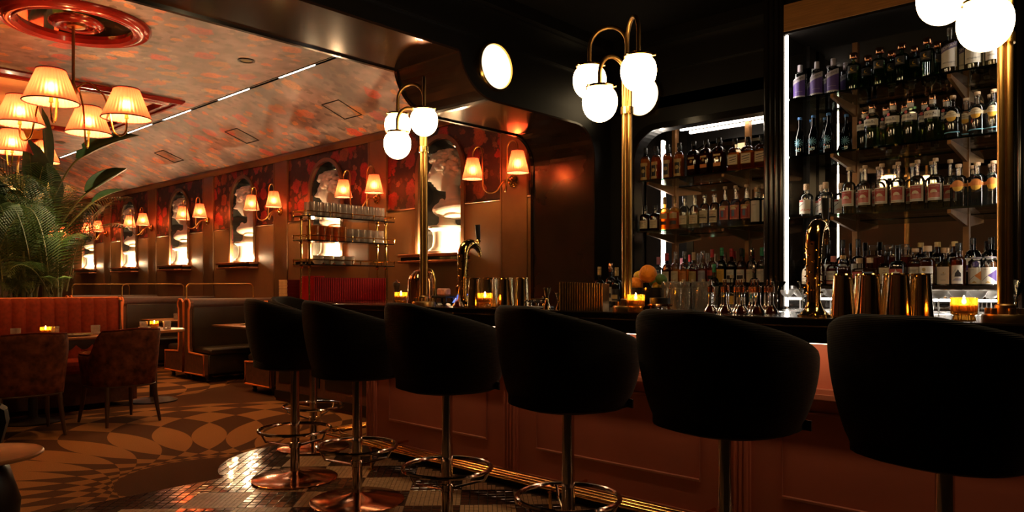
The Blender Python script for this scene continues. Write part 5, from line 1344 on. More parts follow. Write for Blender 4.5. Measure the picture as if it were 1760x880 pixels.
place(k_l1green, 'square amber ruled label bottle', 'from the curved end, rear row, upper bay shelf', 'ruled gold label bottles', rows([-2.545, -2.435], LB_ + .01, zl1))
place(k_squat, 'squat brown bottle with cream label', LO, 'squat brown bottles', rows([-3.412, -3.315], LF, zl2))
place(k_amber, 'amber glass bottle with bronze neck', LO, 'amber glass bottles', rows([-3.222, -3.13], LF, zl2))
place(k_pale, 'pale spirit bottle with faceted stopper', LO, 'pale spirit bottles', rows([-3.038, -2.948], LF, zl2))
place(k_text, 'clear bottle with ruled text label', LO, 'ruled text label bottles', rows([-2.858, -2.772], LF, zl2))
place(k_poster, 'tall pink poster label bottle', 'from the curved end, front row, lower bay shelf', 'pink poster label bottles', rows([-2.684, -2.596, -2.508], LF, zl2))
place(k_poster, 'tall pink poster label bottle', 'from the curved end, rear row, lower bay shelf', 'pink poster label bottles', rows([-2.64, -2.55, -2.46], LB_, zl2))
place(k_plain, 'green bottle with long plain white label', LO, 'plain white label bottles', rows([-2.424, -2.337], LF - .004, zl2))
BB = 'at the back of the bay counter'
PR = [(mk_pour('glass_clear', 'spirit_clear', 'cap_pink', ['label_white'], .26), 'clear bottle with pink cap', -3.42), (mk_pour('glass_brown', 'spirit_dark', 'cap_red', ['label_cream'], .29), 'dark bottle with red cap', -3.335),
      (mk_pour('glass_clear', 'spirit_amber', 'glass_cut', ['label_cream'], .30), 'clear necked amber bottle with cream label', -3.25), (mk_pour('glass_clear', 'spirit_amber', 'glass_cut', ['label_orange'], .30), 'clear necked amber bottle with orange label', -3.165),
      (mk_pour('glass_clear', 'spirit_red', 'cork', ['label_gold'], .29), 'red spirit bottle with cork top', -3.08), (mk_pour('glass_clear', 'spirit_rose', 'glass_cut', ['label_lilac'], .30), 'rose bottle with clear neck', -2.995),
      (mk_pour('glass_clear', 'spirit_red', 'cap_red', ['label_red', 'label_black'], .31), 'red label bottle with red foil neck', -2.91), (mk_pour('glass_bottlegreen', 'spirit_green', 'cap_green', ['label_yellow'], .32), 'green foil necked tall bottle', -2.825)]
for mk, d, x in PR: place(mk, d, BB, '', [(x, 5.60, 1.19)])
PW = [(mk_pour('glass_brown', 'spirit_dark', 'cap_red', ['label_white', 'ink'], .31), 'brown bottle with white label and red collar', -2.74), (mk_pour('glass_clear', 'spirit_amber', 'cap_black', ['label_white', 'ink'], .31), 'amber bottle with white label and dark collar', -2.655),
      (mk_pour('glass_clear', 'spirit_clear', 'chrome', ['label_cream'], .31), 'clear bottle with cream label and steel cap', -2.57), (mk_pour('glass_clear', 'spirit_clear', 'cap_green', ['label_white'], .31), 'clear bottle with green cap', -2.485),
      (mk_pour('glass_clear', 'spirit_clear', 'glass_cut', ['label_white', 'label_black'], .31), 'clear bottle with black block label', -2.40)]
for mk, d, x in PW: place(mk, d, BB, '', [(x, 5.60, 1.19)])
BF = 'standing in front on the bay counter'
PF = [(mk_dome('glass_clear', 'spirit_red', ['label_black']), 'round shouldered red amber bottle', -3.13), (mk_dome('glass_clear', 'spirit_amber', ['label_black']), 'round shouldered amber bottle', -3.04), (mk_dome('glass_clear', 'spirit_red', ['label_red']), 'round shouldered deep red bottle', -2.95),
      (mk_dome('glass_black', None, ['label_black']), 'round shouldered black bottle', -2.86), (mk_pour('glass_green', 'spirit_green', 'cap_green', ['label_yellow', 'label_red'], .33), 'green bottle with yellow and red label', -2.77), (mk_dome('glass_clear', 'spirit_rose', ['label_black']), 'round shouldered orange bottle', -2.68),
      (mk_dome('glass_clear', 'spirit_pale', ['label_yellow'], h=.23), 'yellow labelled clear bottle with cork', -2.59), (mk_dome('glass_clear', 'spirit_clear', ['label_cream']), 'clear bottle with small cream label', -2.50), (mk_pour('glass_clear', 'spirit_clear', 'chrome', ['label_white', 'label_teal'], .32), 'clear bottle with teal lettered label', -2.41)]
for mk, d, x in PF: place(mk, d, BF, '', [(x, 5.30 if x > -2.66 else 5.36, 1.04)])
place(mk_dome('glass_green', 'spirit_green', ['label_teal']), 'pale green bottle beside the teal lettered one', BF, '', [(-2.46, 5.41, 1.04)])
place(mk_pour('glass_clear', 'spirit_pale', 'cork', ['label_cream'], .34), 'tall cream labelled bottle at the bay end', BF, '', [(-2.335, 5.40, 1.04)])
WB = [(mk_pour('glass_black', None, 'label_gold', ['label_white'], .31), 'dark wine bottle with white label in the corner', -3.47, 4.80), (mk_pour('glass_black', None, 'copper', ['label_cream', 'ink'], .335), 'dark wine bottle with copper foil in the corner', -3.35, 4.78), (mk_pour('glass_black', None, 'label_gold', ['label_black', 'label_gold'], .30), 'dark wine bottle with gold lettered label', -3.25, 4.72), (mk_pour('glass_black', None, 'cap_black', ['label_black'], .29), 'plain dark wine bottle at the back of the corner', -3.42, 4.92)]
for mk, d, x, y in WB: place(mk, d, 'on the back counter', '', [(x, y, 1.04)])

# ------------------------------------------------------------------ lamps in the dining room
def shade_geo(rb, rt_, h, n=40, amp=.03):
    """pleated cone: outline and pleats"""
    rows = []
    for k in range(7):
        q = k / 6; r = rb + (rt_ - rb) * q
        rows.append([(r * (1 + amp * (1 if j % 2 else -1) * .5) * math.cos(2 * PI * j / (2 * n)), r * (1 + amp * (1 if j % 2 else -1) * .5) * math.sin(2 * PI * j / (2 * n)), h * q) for j in range(2 * n)])
    return rows
def shade_part(c, rb, rt_, h, parent, n, bulb):
    s = MB().grid(shade_geo(rb, rt_, h, n), closed_u=True); s.xf(Matrix.Translation(c))
    sh = s.build('lamp_shade', 'shade_cloth', parent, angle=20, fixn=False)
    t = MB().tube([(c[0] + rb * 1.01 * math.cos(2 * PI * j / 32), c[1] + rb * 1.01 * math.sin(2 * PI * j / 32), c[2] + .002) for j in range(32)], rb * .03, 6, closed=True); t.build('trim', 'shade_trim', sh)
    t = MB().tube([(c[0] + rt_ * 1.02 * math.cos(2 * PI * j / 24), c[1] + rt_ * 1.02 * math.sin(2 * PI * j / 24), c[2] + h) for j in range(24)], rb * .03, 6, closed=True)
    t.build('trim', 'shade_trim', sh)
    MB().lathe([(0, -.042), (.016, -.038), (.028, -.016), (.029, .004), (.020, .024), (.010, .034), (0, .034)], 14, (c[0], c[1], c[2] + h * .42)).build('bulb', bulb, sh)
def make_sconce():
    t = thing('wall_sconce', '', 'wall lamp', (0, 0, 0), 0, 'twin shade wall lamps')
    o = MB().lathe([(0, 0), (.062, 0), (.066, .012), (.05, .022), (.028, .026), (.022, .05), (0, .055)], 28); o.xf(Matrix.Rotation(R(90), 4, 'X')); o.build('backplate', 'gold_polish', t)
    for s in (-1, 1):
        P = bez((0, -.04, 0), (s * .01, -.11, .02), (s * .02, -.15, -.02), (s * .035, -.17, -.07), 5) + bez((s * .035, -.17, -.07), (s * .05, -.20, -.16), (s * .15, -.27, -.16), (s * .165, -.28, -.06), 7)[1:]
        P += [(s * .168, -.28, .10), (s * .170, -.28, .25)] + [(s * (.24 - .07 * math.cos(R(a))), -.28, .27 + .075 * math.sin(R(a))) for a in range(0, 181, 22)] + [(s * .31, -.28, .225)]
        MB().tube(P, .0075, 8).build('arm', 'brass_satin', t)
        MB().cyl((s * .31, -.28, .235), (s * .31, -.28, .17), .010, 8).build('socket', 'brass', t)
        shade_part((s * .31, -.28, .02), .108, .058, .215, t, 26, 'bulb_sconce')
    return t
sc0 = make_sconce()
WH = ['nearest the portal, beside the first bust', 'between the first and second busts', 'between the second and third busts', 'between the third and fourth busts', 'between the fourth and fifth busts', 'between the fifth and sixth busts, behind the palm', 'farthest along the wall behind the palm']
for i, xp in enumerate(PIL[:7]):
    l = 'twin pink shaded brass wall lamp ' + WH[i]
    if i == 0: sc0.location = (xp, YN - .022, 2.27); sc0['label'] = l
    else: dup(sc0, (xp, YN - .022, 2.27), 0, l)
def make_chandelier():
    t = thing('chandelier', '', 'chandelier', (0, 0, 0), 0, 'pink shaded chandeliers')
    MB().cyl((0, 0, .0), (0, 0, -.56), .013, 12).lathe([(.013, -.5), (.03, -.53), (.035, -.57), (.02, -.61), (.006, -.63), (0, -.64)], 18).build('stem', 'brass_dark', t)
    for (x, y) in ((.61, -.34), (.44, .28), (-.50, .28), (-.50, -.28)):
        d = Vector((x, y, 0)); r = d.length; d.normalize()
        def q(a, z): return tuple(d * a + Vector((0, 0, z)))
        P = bez(q(.02, -.55), q(.15, -.46), q(r - .35, -.50), q(r - .22, -.62), 8) + bez(q(r - .22, -.62), q(r - .17, -.70), q(r - .15, -.86), q(r - .13, -.92), 6)[1:] + bez(q(r - .13, -.92), q(r - .11, -.99), q(r, -1.0), q(r, -.90), 7)[1:] + [q(r, -.80)]
        MB().tube(P, .0085, 8).build('arm', 'brass', t)
        MB().lathe([(.0, 0), (.018, 0), (.014, .02), (.014, .07), (0, .07)], 12, (x, y, -.83)).build('socket', 'brass', t)
        shade_part((x, y, -.83), .196, .10, .255, t, 36, 'bulb_chandelier')
    return t
ch = make_chandelier(); ch.location = (-7.205, 2.16, 3.47); ch['label'] = 'pink pleated four shade chandelier hanging from the round red medallion'
dup(ch, (-10.3, 2.2, 3.50), R(35), 'pink shaded chandelier behind the palm leaves, under the red framed tray')

# ------------------------------------------------------------------ marble busts in the alcoves
def bust_mesh():
    b = MB(); n1, n2 = 40, 56; rows = []
    def g(u, c, w): return math.exp(-((u - c) / w) ** 2)
    for i in range(n1 + 1):
        ph = -PI / 2 + PI * i / n1; row = []
        for j in range(n2):
            th = 2 * PI * j / n2; ux, uy, uz = math.cos(ph) * math.cos(th), math.cos(ph) * math.sin(th), math.sin(ph)
            low = max(0, -uz); x = ux * .165 * (1 - .12 * low); y = uy * .128 * (1 - .30 * low); z = uz * .20
            f = max(0, ux) ** .6
            x += f * (.066 * g(y, 0, .020) * g(z, -.022, .028) + .034 * g(y, 0, .015) * g(z, .022, .040) + .020 * g(abs(y), .04, .035) * g(z, .052, .014) - .026 * g(abs(y), .042, .020) * g(z, .026, .018)
                      + .026 * g(y, 0, .030) * g(z, -.080, .010) + .024 * g(y, 0, .026) * g(z, -.108, .012) - .012 * g(y, 0, .03) * g(z, -.094, .005) + .036 * g(y, 0, .040) * g(z, -.160, .030) + .010 * g(abs(y), .055, .03) * g(z, -.04, .035)
                      + .008 * g(abs(y), .042, .012) * g(z, .024, .008))
            row.append((x, y, z))
        rows.append(row)
    b.grid(rows, closed_u=True)
    q = random.Random(3)
    for k in range(300):                                 # curls
        ph = q.uniform(-.35, 1.5); th = q.uniform(0, 2 * PI); ux, uy, uz = math.cos(ph) * math.cos(th), math.cos(ph) * math.sin(th), math.sin(ph)
        if ux > .25 and uz < .62: continue
        if ux > -.15 and uz < .05: continue
        s = q.uniform(.020, .040); f_ = q.uniform(1.0, 1.16); c = (ux * .178 * f_ - .008, uy * .155 * f_, uz * .208 * f_ + .014); m = len(b.v)
        b.lathe([(0, -s), (s * .7, -s * .7), (s, 0), (s * .7, s * .7), (0, s)], 8, c)
    for sy in (-1, 1):                                   # ears
        m = len(b.v); b.lathe([(0, -.034), (.018, -.02), (.022, .006), (.014, .03), (0, .036)], 10, (-.015, sy * .118, -.005))
    b.lathe([(0, .02), (.062, 0), (.066, -.10), (.072, -.17), (.10, -.235), (.09, -.30), (0, -.31)], 28, (-.03, 0, -.10))
    def ell(c, r):
        b.lathe([(math.sin(PI * k / 12), -math.cos(PI * k / 12)) for k in range(13)], 28, (0, 0, 0)); n = 13 * 28
        b.v[-n:] = [(c[0] + v[0] * r[0], c[1] + v[1] * r[1], c[2] + v[2] * r[2]) for v in b.v[-n:]]
    ell((-.01, 0, -.40), (.185, .205, .105)); ell((.05, 0, -.39), (.10, .15, .09))
    for k in range(9): ell((.08 - .012 * abs(k - 4), -.14 + .035 * k, -.37 - .012 * (4 - abs(k - 4))), (.035, .022, .075))
    ell((-.02, 0, -.49), (.10, .16, .035))
    me = b.mesh('bust_rough', 'marble', False); o = obj('bust_rough', me)
    m1 = o.modifiers.new('r', 'REMESH'); m1.mode = 'VOXEL'; m1.voxel_size = .006
    m2 = o.modifiers.new('s', 'SMOOTH'); m2.factor = .5; m2.iterations = 1
    dg = bpy.context.evaluated_depsgraph_get(); out = bpy.data.meshes.new_from_object(o.evaluated_get(dg)); out.name = 'bust'
    bpy.data.objects.remove(o); bpy.data.meshes.remove(me); out.shade_smooth(); out.materials.clear(); out.materials.append(MATS['marble']); return out
bust_me = bust_mesh()
def make_bust():
    t = thing('marble_bust', '', 'bust', (0, 0, 0), 0, 'marble busts in the alcoves')
    p = MB().lathe([(0, 0), (.235, 0), (.235, .028), (.215, .034), (.20, .055), (.185, .066), (.17, .085), (.162, .13), (.160, .20), (.168, .25), (.195, .275), (.215, .285), (.215, .312), (.20, .318), (0, .318)], 48, cs=None)
    p.build('pedestal', 'marble', t, angle=30)
    MB().lathe([(.14, .318), (.115, .335), (.095, .36), (.092, .42), (.115, .445), (0, .445)], 36).build('socle', 'marble', t, angle=40)
    o = obj('head_and_shoulders', bust_me, t, (0.02, -.01, .91)); o.rotation_euler = (0, R(8), R(205)); o.scale = (1.26, 1.26, 1.0)
    return t
b0 = make_bust()
BW = ['beside the portal, behind the first globe lamp', 'behind the brass gallery shelf', 'third along the wall from the portal', 'fourth along the wall from the portal', 'fifth along the wall, beside the palm', 'sixth along the wall, behind the palm fronds', 'farthest along the wall behind the palm']
for i, x in enumerate(NICHES):
    l = 'white curly haired marble bust in arched alcove, ' + BW[i]
    if i == 0: b0.location = (x, YN + .10, ZS); b0['label'] = l
    else: dup(b0, (x, YN + .10, ZS), 0, l)

# ------------------------------------------------------------------ booths
def make_bench(flip):
    t = thing('booth_bench', '', 'booth bench', (0, 0, 0), 0, 'booth benches along the far wall')
    L = 1.36; s = flip
    def bb(b, x0, y0, z0, x1, y1, z1, c=.012): x0, x1 = sorted((x0 * s, x1 * s)); return b.bbox(x0, y0, z0, x1, y1, z1, c)
    bb(MB(), .13, .02, .345, .60, L, .43, .025).build('seat_cushion', 'booth_leather', t)
    bb(MB(), .02, .012, .40, .15, L, .94, .02).build('backrest', 'booth_leather', t)
    MB().tube([(.085 * s, .0, .965), (.085 * s, L, .965)], .068, 16).build('head_roll', 'booth_roll', t)
    bb(MB(), .13, .02, .11, .57, L, .345, .01).build('seat_base', 'booth_leather', t)
    pr = [(0, .10), (.55, .10), (.55, .345), (.15, .36), (.13, .44), (.13, .90), (.155, .94), (.155, .985), (.12, 1.025), (.05, 1.025), (.0, .99)]
    b = MB(); b.band([(x * s, z) for x, z in pr], [((x * .2 + .06) * s, z * .3 + .5 if x < .2 else z * .6 + .12) for x, z in pr], 'y', -.03, .02, closed=True)
    # the end panel as two solid outlines: back post and seat side
    b = MB().prism([(x * s, z) for x, z in [(0, .10), (.13, .10), (.13, .90), (.155, .94), (.155, .985), (.12, 1.025), (.05, 1.025), (0, .99)]], 'y', -.03, .02)
    b.prism([(x * s, z) for x, z in [(.13, .10), (.55, .10), (.55, .345), (.15, .36), (.13, .40)]], 'y', -.03, .02)
    b.build('end_panel', 'booth_side', t, smooth=False)
    MB().tube([(x * s, -.032, z) for x, z in pr], .0125, 6, closed=True).build('piping', 'piping', t)
    for x in (.06, .48):
        for y in (.05, 1.25): MB().lathe([(.022, .008), (.028, .03), (.020, .045), (.034, .075), (.036, .105), (0, .105)], 14, (x * s, y, 0)).build('leg', 'table_dark', t)
    return t
DIV = [-7.30, -9.46, -11.66, -13.9]
bR = make_bench(1); bL = make_bench(-1); BY = 4.13
nm = ['first', 'second', 'third', 'fourth']
for i, x in enumerate(DIV):
    if i > 0:
        l = 'orange piped booth bench facing the portal, %s divider from the service counter' % nm[i]
        if i == 1: bR.location = (x + .014, BY, 0); bR['label'] = l
        else: dup(bR, (x + .014, BY, 0), 0, l)
    l = 'orange piped booth bench facing away from the portal, %s divider from the service counter' % nm[i]
    if i == 0: bL.location = (x - .014, BY, 0); bL['label'] = l
    else: dup(bL, (x - .014, BY, 0), 0, l)
rl = thing('privacy_rail', '', 'rail', (0, 0, 0), 0, 'brass rails above the booth backs')
P = [(0, .04, 0), (0, .04, .135)] + [(0, .10 - .06 * math.cos(R(a)), .135 + .06 * math.sin(R(a))) for a in range(15, 91, 15)] + [(0, .90 + .06 * math.sin(R(a)), .135 + .06 * math.cos(R(a))) for a in range(0, 91, 15)] + [(0, .96, 0)]
MB().tube(P, .010, 8).build('rail', 'brass_satin', rl)
for y in (.04, .96): MB().lathe([(.02, 0), (.02, .008), (.012, .012)], 12, (0, y, 0)).build('foot', 'brass', rl)
for i, x in enumerate(DIV[1:]):
    l = 'rounded brass rail on the booth backs at the %s divider from the service counter' % nm[i + 1]
    p = (x - .085, BY, 1.030)
    if i == 0: rl.location = p; rl['label'] = l
    else: dup(rl, p, 0, l)

# ------------------------------------------------------------------ tables, chairs, banquette
def scallop_table(w, d, name, label, loc, rz=0, group=None, rnd_=False):
    t = thing(name, label, 'table', loc, rz, group)
    if rnd_: MB().lathe([(0, .72), (w - .01, .72), (w, .726), (w, .744), (w - .006, .75), (0, .75)], 56).build('top', 'table_top', t, angle=30)
    else: MB().bbox(-w, -d, .722, w, d, .75, .008).build('top', 'table_top', t, smooth=False)
    MB().lathe([(0, 0), (.23, 0), (.235, .012), (.21, .022), (.06, .035), (.036, .05), (.036, .66), (.07, .69), (.12, .72), (0, .72)], 28).build('pedestal', 'table_dark', t, angle=40)
    return t
def scallops(b, p0, p1, n, z0, z1):
    p0, p1 = Vector(p0), Vector(p1); d = (p1 - p0); nr = Vector((-d.y, d.x, 0)).normalized() * .01
    m = n * 8; rows = [[], [], [], []]
    for i in range(m + 1):
        q = i / m; p = p0 + d * q; zz = z1 - (z1 - z0) * (.45 + .55 * abs(math.sin(q * n * PI)))
        rows[0].append((p.x + nr.x, p.y + nr.y, z1)); rows[1].append((p.x + nr.x, p.y + nr.y, zz)); rows[2].append((p.x - nr.x, p.y - nr.y, zz)); rows[3].append((p.x - nr.x, p.y - nr.y, z1))
    b.grid(rows)
tA = scallop_table(.30, .66, 'dining_table', 'dining table with scalloped apron between the armchairs and red banquette', (-7.50, 1.93, 0))
b = MB(); scallops(b, (.285, -.64, 0), (.285, .64, 0), 10, .635, .722); scallops(b, (-.285, .64, 0), (-.285, -.64, 0), 10, .635, .722); scallops(b, (.285, .64, 0), (-.285, .64, 0), 4, .635, .722); scallops(b, (-.285, -.64, 0), (.285, -.64, 0), 4, .635, .722)
b.build('apron', 'table_dark', tA, smooth=False)
tB = scallop_table(.30, 0, 'dining_table', 'round dining table behind the armchair, set with tumblers and candle', (-7.95, 3.13, 0), rnd_=True)
bt = [(-8.36, 'first booth from the service counter'), (-10.56, 'second booth from the service counter'), (-12.78, 'third booth from the service counter')]
t0 = thing('booth_table', 'narrow table in the ' + bt[0][1], 'table', (bt[0][0], 4.75, 0), 0, 'tables in the booths')
MB().bbox(-.42, -.60, .700, .42, .60, .726, .010).build('top', 'table_top', t0, smooth=False); MB().box(-.425, -.605, .704, .425, -.598, .722).box(-.425, -.6, .704, -.418, .6, .722).box(.418, -.6, .704, .425, .6, .722).build('edge', 'brass_dark', t0, smooth=False)
MB().lathe([(0, 0), (.27, 0), (.275, .010), (.25, .018), (.05, .03), (.036, .05), (.036, .64), (.09, .70), (0, .70)], 28).build('pedestal', 'table_dark', t0, angle=40)
for x, w in bt[1:]: dup(t0, (x, 4.75, 0), 0, 'narrow table in the ' + w)
def make_armchair():
    t = thing('dining_armchair', '', 'chair', (0, 0, 0), 0, 'patterned dining armchairs')
    A = 150; na = 36; rows = []
    for i in range(na + 1):
        a = -A + 2 * A * i / na; u = abs(a); top = .83 - .21 * smooth(48, 78, u) + .015 * smooth(120, 150, u) - .012 * smooth(0, 40, u)
        ca, sa = math.cos(R(a - 90)), math.sin(R(a - 90)); sq = (abs(ca) ** 3.2 + abs(sa) ** 3.2) ** (-1 / 3.2); flare = 1 + .10 * smooth(60, 0, u)
        rb, rt_ = .262, .292 * (1 + .06 * smooth(70, 0, u)); th = .055; col = [(rb - .03, .33), (rb, .345)]
        for k in range(1, 7): q = k / 6; col.append((rb + (rt_ - rb) * q, .345 + (top - .02 - .345) * q))
        col += [(rt_ - .012, top), (rt_ - th + .012, top), (rt_ - th, top - .02)]
        for q in (.6, .2, 0): col.append((rb + (rt_ - rb) * q - th, .43 + (top - .02 - .43) * q))
        rows.append([(r * ca * sq, r * sa * sq, z) for r, z in col])
    b = MB().grid(rows); k = len(rows[0]); b.add(rows[0], [tuple(range(k))]); b.add(rows[-1], [tuple(range(k))])
    s = b.build('shell', 'chair_cloth', t, angle=60)
    MB().tube([((r[8][0] * 1.01), r[8][1] * 1.01, r[8][2] + .002) for r in rows], .006, 6).build('piping', 'red_velvet', s)
    MB().lathe([(0, .47), (.20, .468), (.235, .455), (.25, .43), (.25, .36), (.23, .34), (0, .34)], 32, cs=lambda a: (abs(math.cos(a)) ** 3.2 + abs(math.sin(a)) ** 3.2) ** (-1 / 3.2)).build('seat', 'chair_cloth', t)
    MB().lathe([(0, .325), (.255, .325), (.262, .335), (.255, .346), (0, .346)], 32, cs=lambda a: (abs(math.cos(a)) ** 3.2 + abs(math.sin(a)) ** 3.2) ** (-1 / 3.2)).build('seat_rail', 'chair_wood', t)
    for sx in (-1, 1):
        for sy in (-1, 1): MB().tube([(.20 * sx, .20 * sy, .335), (.215 * sx, .225 * sy, .15), (.23 * sx, .25 * sy, .002)], [.022, .018, .012], 10).build('leg', 'chair_wood', t)
    return t
ac = make_armchair()
ac.location = (-6.98, 2.46, 0); ac.rotation_euler.z = R(97); ac['label'] = 'patterned russet armchair with its back turned, at the banquette table end near the booths'
dup(ac, (-6.93, 1.72, 0), R(88), 'patterned russet armchair with its back turned, beside the small copper topped table')
bq = thing('banquette', 'long red velvet banquette with vertical channels in front of the palm', 'banquette', (-8.32, 1.3, 0))
b = MB(); n = 26; y0, y1 = -1.5, 1.62
for k in range(n):
    a = y0 + (y1 - y0) * k / n; e = y0 + (y1 - y0) * (k + 1) / n; rows = []
    for z in (.46, .75, 1.02, 1.055, 1.075):
        dz = 0 if z < 1.03 else (-.02 if z < 1.06 else -.07); rows.append([(.02 + dz + .026 * math.sin(PI * j / 8) ** .6, a + (e - a) * j / 8, z) for j in range(9)])
    c = MB().grid(rows); c.add([(-.10, a, .46), (-.10, e, .46), (-.10, e, 1.06), (-.10, a, 1.06)], [(0, 1, 2, 3)]); c.add([(-.10, a, 1.06), (-.10, e, 1.06), (-.05, e, 1.075), (-.05, a, 1.075)], [(0, 1, 2, 3)])
    c.build('back_channel', 'red_velvet', bq, angle=70)
MB().box(-.12, y0, .05, -.098, y1, 1.06).box(-.10, y1, .05, .05, y1 + .02, 1.05).build('back_frame', 'booth_side', bq, smooth=False)
MB().bbox(-.04, y0, .36, .55, y1, .47, .03).build('seat', 'red_velvet', bq); MB().box(-.1, y0, .06, .50, y1, .36).build('plinth', 'booth_side', bq, smooth=False)
MB().tube([(.03, y1 + .015, .36), (.045, y1 + .015, 1.03), (0, y1 + .015, 1.068), (-.09, y1 + .015, 1.068)], .011, 8).tube([(-.04, y1 + .01, 1.075), (-.04, y0, 1.075)], .010, 8).build('piping', 'piping', bq)
st_ = thing('side_table', 'small round copper topped side table standing before the armchairs', 'table', (-3.68, .75, .004))
MB().lathe([(0, .485), (.225, .485), (.232, .490), (.232, .497), (.226, .502), (.215, .498), (0, .498)], 56).build('top', 'table_top', st_, angle=30)
MB().lathe([(0, 0), (.15, 0), (.155, .008), (.12, .02), (.13, .04), (.15, .30), (.11, .44), (.06, .485), (0, .485)], 40).build('pedestal', 'black_satin', st_)
pf = thing('lounge_chair', 'black low lounge chair behind the small copper topped table', 'chair', (-5.17, .79, .0))
MB().lathe([(0, .30), (.30, .30), (.36, .33), (.37, .42), (.34, .46), (0, .47)], 36).build('seat', 'black_plain', pf)
rows = []
for i in range(25):
    a = 60 + 240 * i / 24; ca, sa = math.cos(R(a)), math.sin(R(a)); rows.append([(r * ca, r * sa, z) for r, z in [(.33, .28), (.38, .30), (.41, .42), (.40, .49), (.37, .51), (.34, .49), (.34, .36)]])
b = MB().grid(rows); b.add(rows[0], [tuple(range(7))]); b.add(rows[-1], [tuple(range(7))]); b.build('back', 'black_plain', pf)
for a in range(45, 360, 90): MB().cyl((.24 * math.cos(R(a)), .24 * math.sin(R(a)), .31), (.27 * math.cos(R(a)), .27 * math.sin(R(a)), 0), .016, 8).build('leg', 'chair_wood', pf)

# tableware
rg = make_tumbler('water_tumbler', .038, .085, 'glass_tumbler'); rg['group'] = 'water tumblers on the dining tables'
TW = [(-7.36, 1.45, .75, 'nearest the banquette table end by the copper topped table'), (-7.42, 1.78, .75, 'between the two armchair backs on the banquette table'), (-7.52, 2.10, .75, 'beside the lit candle on the banquette table'), (-7.46, 2.42, .75, 'behind the folded napkin on the banquette table'),
      (-7.86, 3.0, .75, 'before the candle on the round table'), (-7.78, 3.2, .75, 'beside the candle on the round table'), (-10.50, 4.45, .726, 'on the second booth table'), (-10.35, 5.0, .726, 'beside the candle on the second booth table'), (-8.42, 4.62, .726, 'on the first booth table'), (-8.16, 4.9, .726, 'at the back of the first booth table')]
for i, (x, y, z, w) in enumerate(TW):
    l = 'clear water tumbler ' + w
    if i == 0: rg.location = (x, y, z); rg['label'] = l
    else: dup(rg, (x, y, z), i, l)
dc = make_votive(); dc['group'] = 'table candles'
for i, (x, y, z, w) in enumerate([(-7.44, 2.01, .75, 'on the banquette table between the armchairs'), (-7.85, 3.1, .75, 'on the round table behind the armchair'), (-10.38, 4.82, .726, 'on the second booth table'), (-8.05, 4.62, .726, 'on the first booth table beside the bar stools')]):
    l = 'lit amber candle ' + w
    if i == 0: dc.location = (x, y, z); dc['label'] = l
    else: dup(dc, (x, y, z), i, l)
def make_setting():
    t = thing('plate', '', 'plate'); MB().lathe([(0, .002), (.06, .0), (.07, .004), (.11, .012), (.112, .014), (.07, .008), (0, .007)], 36).build('dish', 'ceramic', t)
    MB().lathe([(.108, .0115), (.1125, .0125), (.1125, .015), (.109, .0155)], 36).build('rim', 'brass_dark', t)
    return t
pl_ = make_setting(); pl_['group'] = 'plates on the dining tables'
NP = [(-7.33, 2.24, .75, 'on the banquette table beside the candle'), (-8.07, 3.14, .75, 'on the round table'), (-8.36, 4.42, .726, 'on the first booth table'), (-10.42, 4.55, .726, 'on the second booth table')]
for i, (x, y, z, w) in enumerate(NP):
    l = 'pale plate with folded green napkin on it ' + w
    if i == 0: pl_.location = (x, y, z); pl_['label'] = l
    else: dup(pl_, (x, y, z), 0, l)
np0 = None
for i, (x, y, z, w) in enumerate(NP):
    l = 'folded green napkin lying over the plate ' + w
    if np0 is None:
        rows = [[(-.10 + .2 * u / 8, -.03 + .06 * v / 4 + .012 * math.sin(u), .016 + .010 * math.sin(u * .9 + v) ** 2 - .0005 * (v - 2) ** 2) for u in range(9)] for v in range(5)]
        bot = [[(p[0], p[1], .0145) for p in r_] for r_ in rows]
        b = MB().grid(rows); b.grid(bot); b.band([(0, 0)], [(0, 0)], 'z', 0, 0) if False else None
        np0 = b.build('napkin', 'napkin_green'); np0.location = (x, y, z + .0); np0.rotation_euler.z = R(70); tag(np0, l, 'napkin', 'green napkins on the plates')
    else:
        o = np0.copy(); COL.objects.link(o); o.location = (x, y, z); o.rotation_euler.z = R(70 + 30 * i); o['label'] = l

# ------------------------------------------------------------------ palm and broad leaved plant behind the banquette
PX, PY = -9.40, 2.40
pt = thing('planter_box', 'dark planter box behind the red banquette holding the palm', 'planter', (PX, PY, 0))
MB().bbox(-.50, -1.2, 0, .88, .60, .95, .015).build('box', 'planter', pt, smooth=False); MB().box(-.46, -1.16, .93, .84, .56, .955).build('soil', 'booth_side', pt, smooth=False)
pa = thing('palm', 'tall bushy feather leaved palm behind the red banquette', 'plant', (PX, PY, .955))
q = random.Random(11)
def frond_mesh(L, droop, seed):
    r_ = random.Random(seed); b = MB(); n = 46; pts = []; p = Vector((0, 0, 0)); ang = R(82)
    for i in range(n + 1):
        pts.append(p.copy()); p = p + Vector((math.cos(ang), 0, math.sin(ang))) * (L / n); ang -= R(droop) * (1.6 * i / n) / n * 1.25
    b.tube(pts, [.011 * (1 - .85 * i / n) for i in range(n + 1)], 5, m=1)
    for i in range(9, n + 1):
        t_ = (pts[i] - pts[i - 1]).normalized(); up = Vector((-t_.z, 0, t_.x)); f = (i - 9) / (n - 9); ll = L * .27 * (math.sin(PI * (.14 + .80 * f)) ** .7) * r_.uniform(.9, 1.08)
        for s in (-1, 1):
            for sub in (0,):
                o = pts[i] - t_ * (L / n) * sub; d = (t_ * .62 + Vector((0, s, 0)) * .80 + up * .12).normalized(); w = t_ * (.0058)
                m1 = o + d * ll * .5 + up * .01; e = o + d * ll - Vector((0, 0, ll * .22)); d2 = up * .004
                b.add([o - w * .5, o + w * .5, m1 + w + d2, m1 - w + d2, e], [(0, 1, 2, 3), (3, 2, 4)])
    return b.mesh('frond', ['palm_leaf', 'palm_stem'], False, fixn=False)
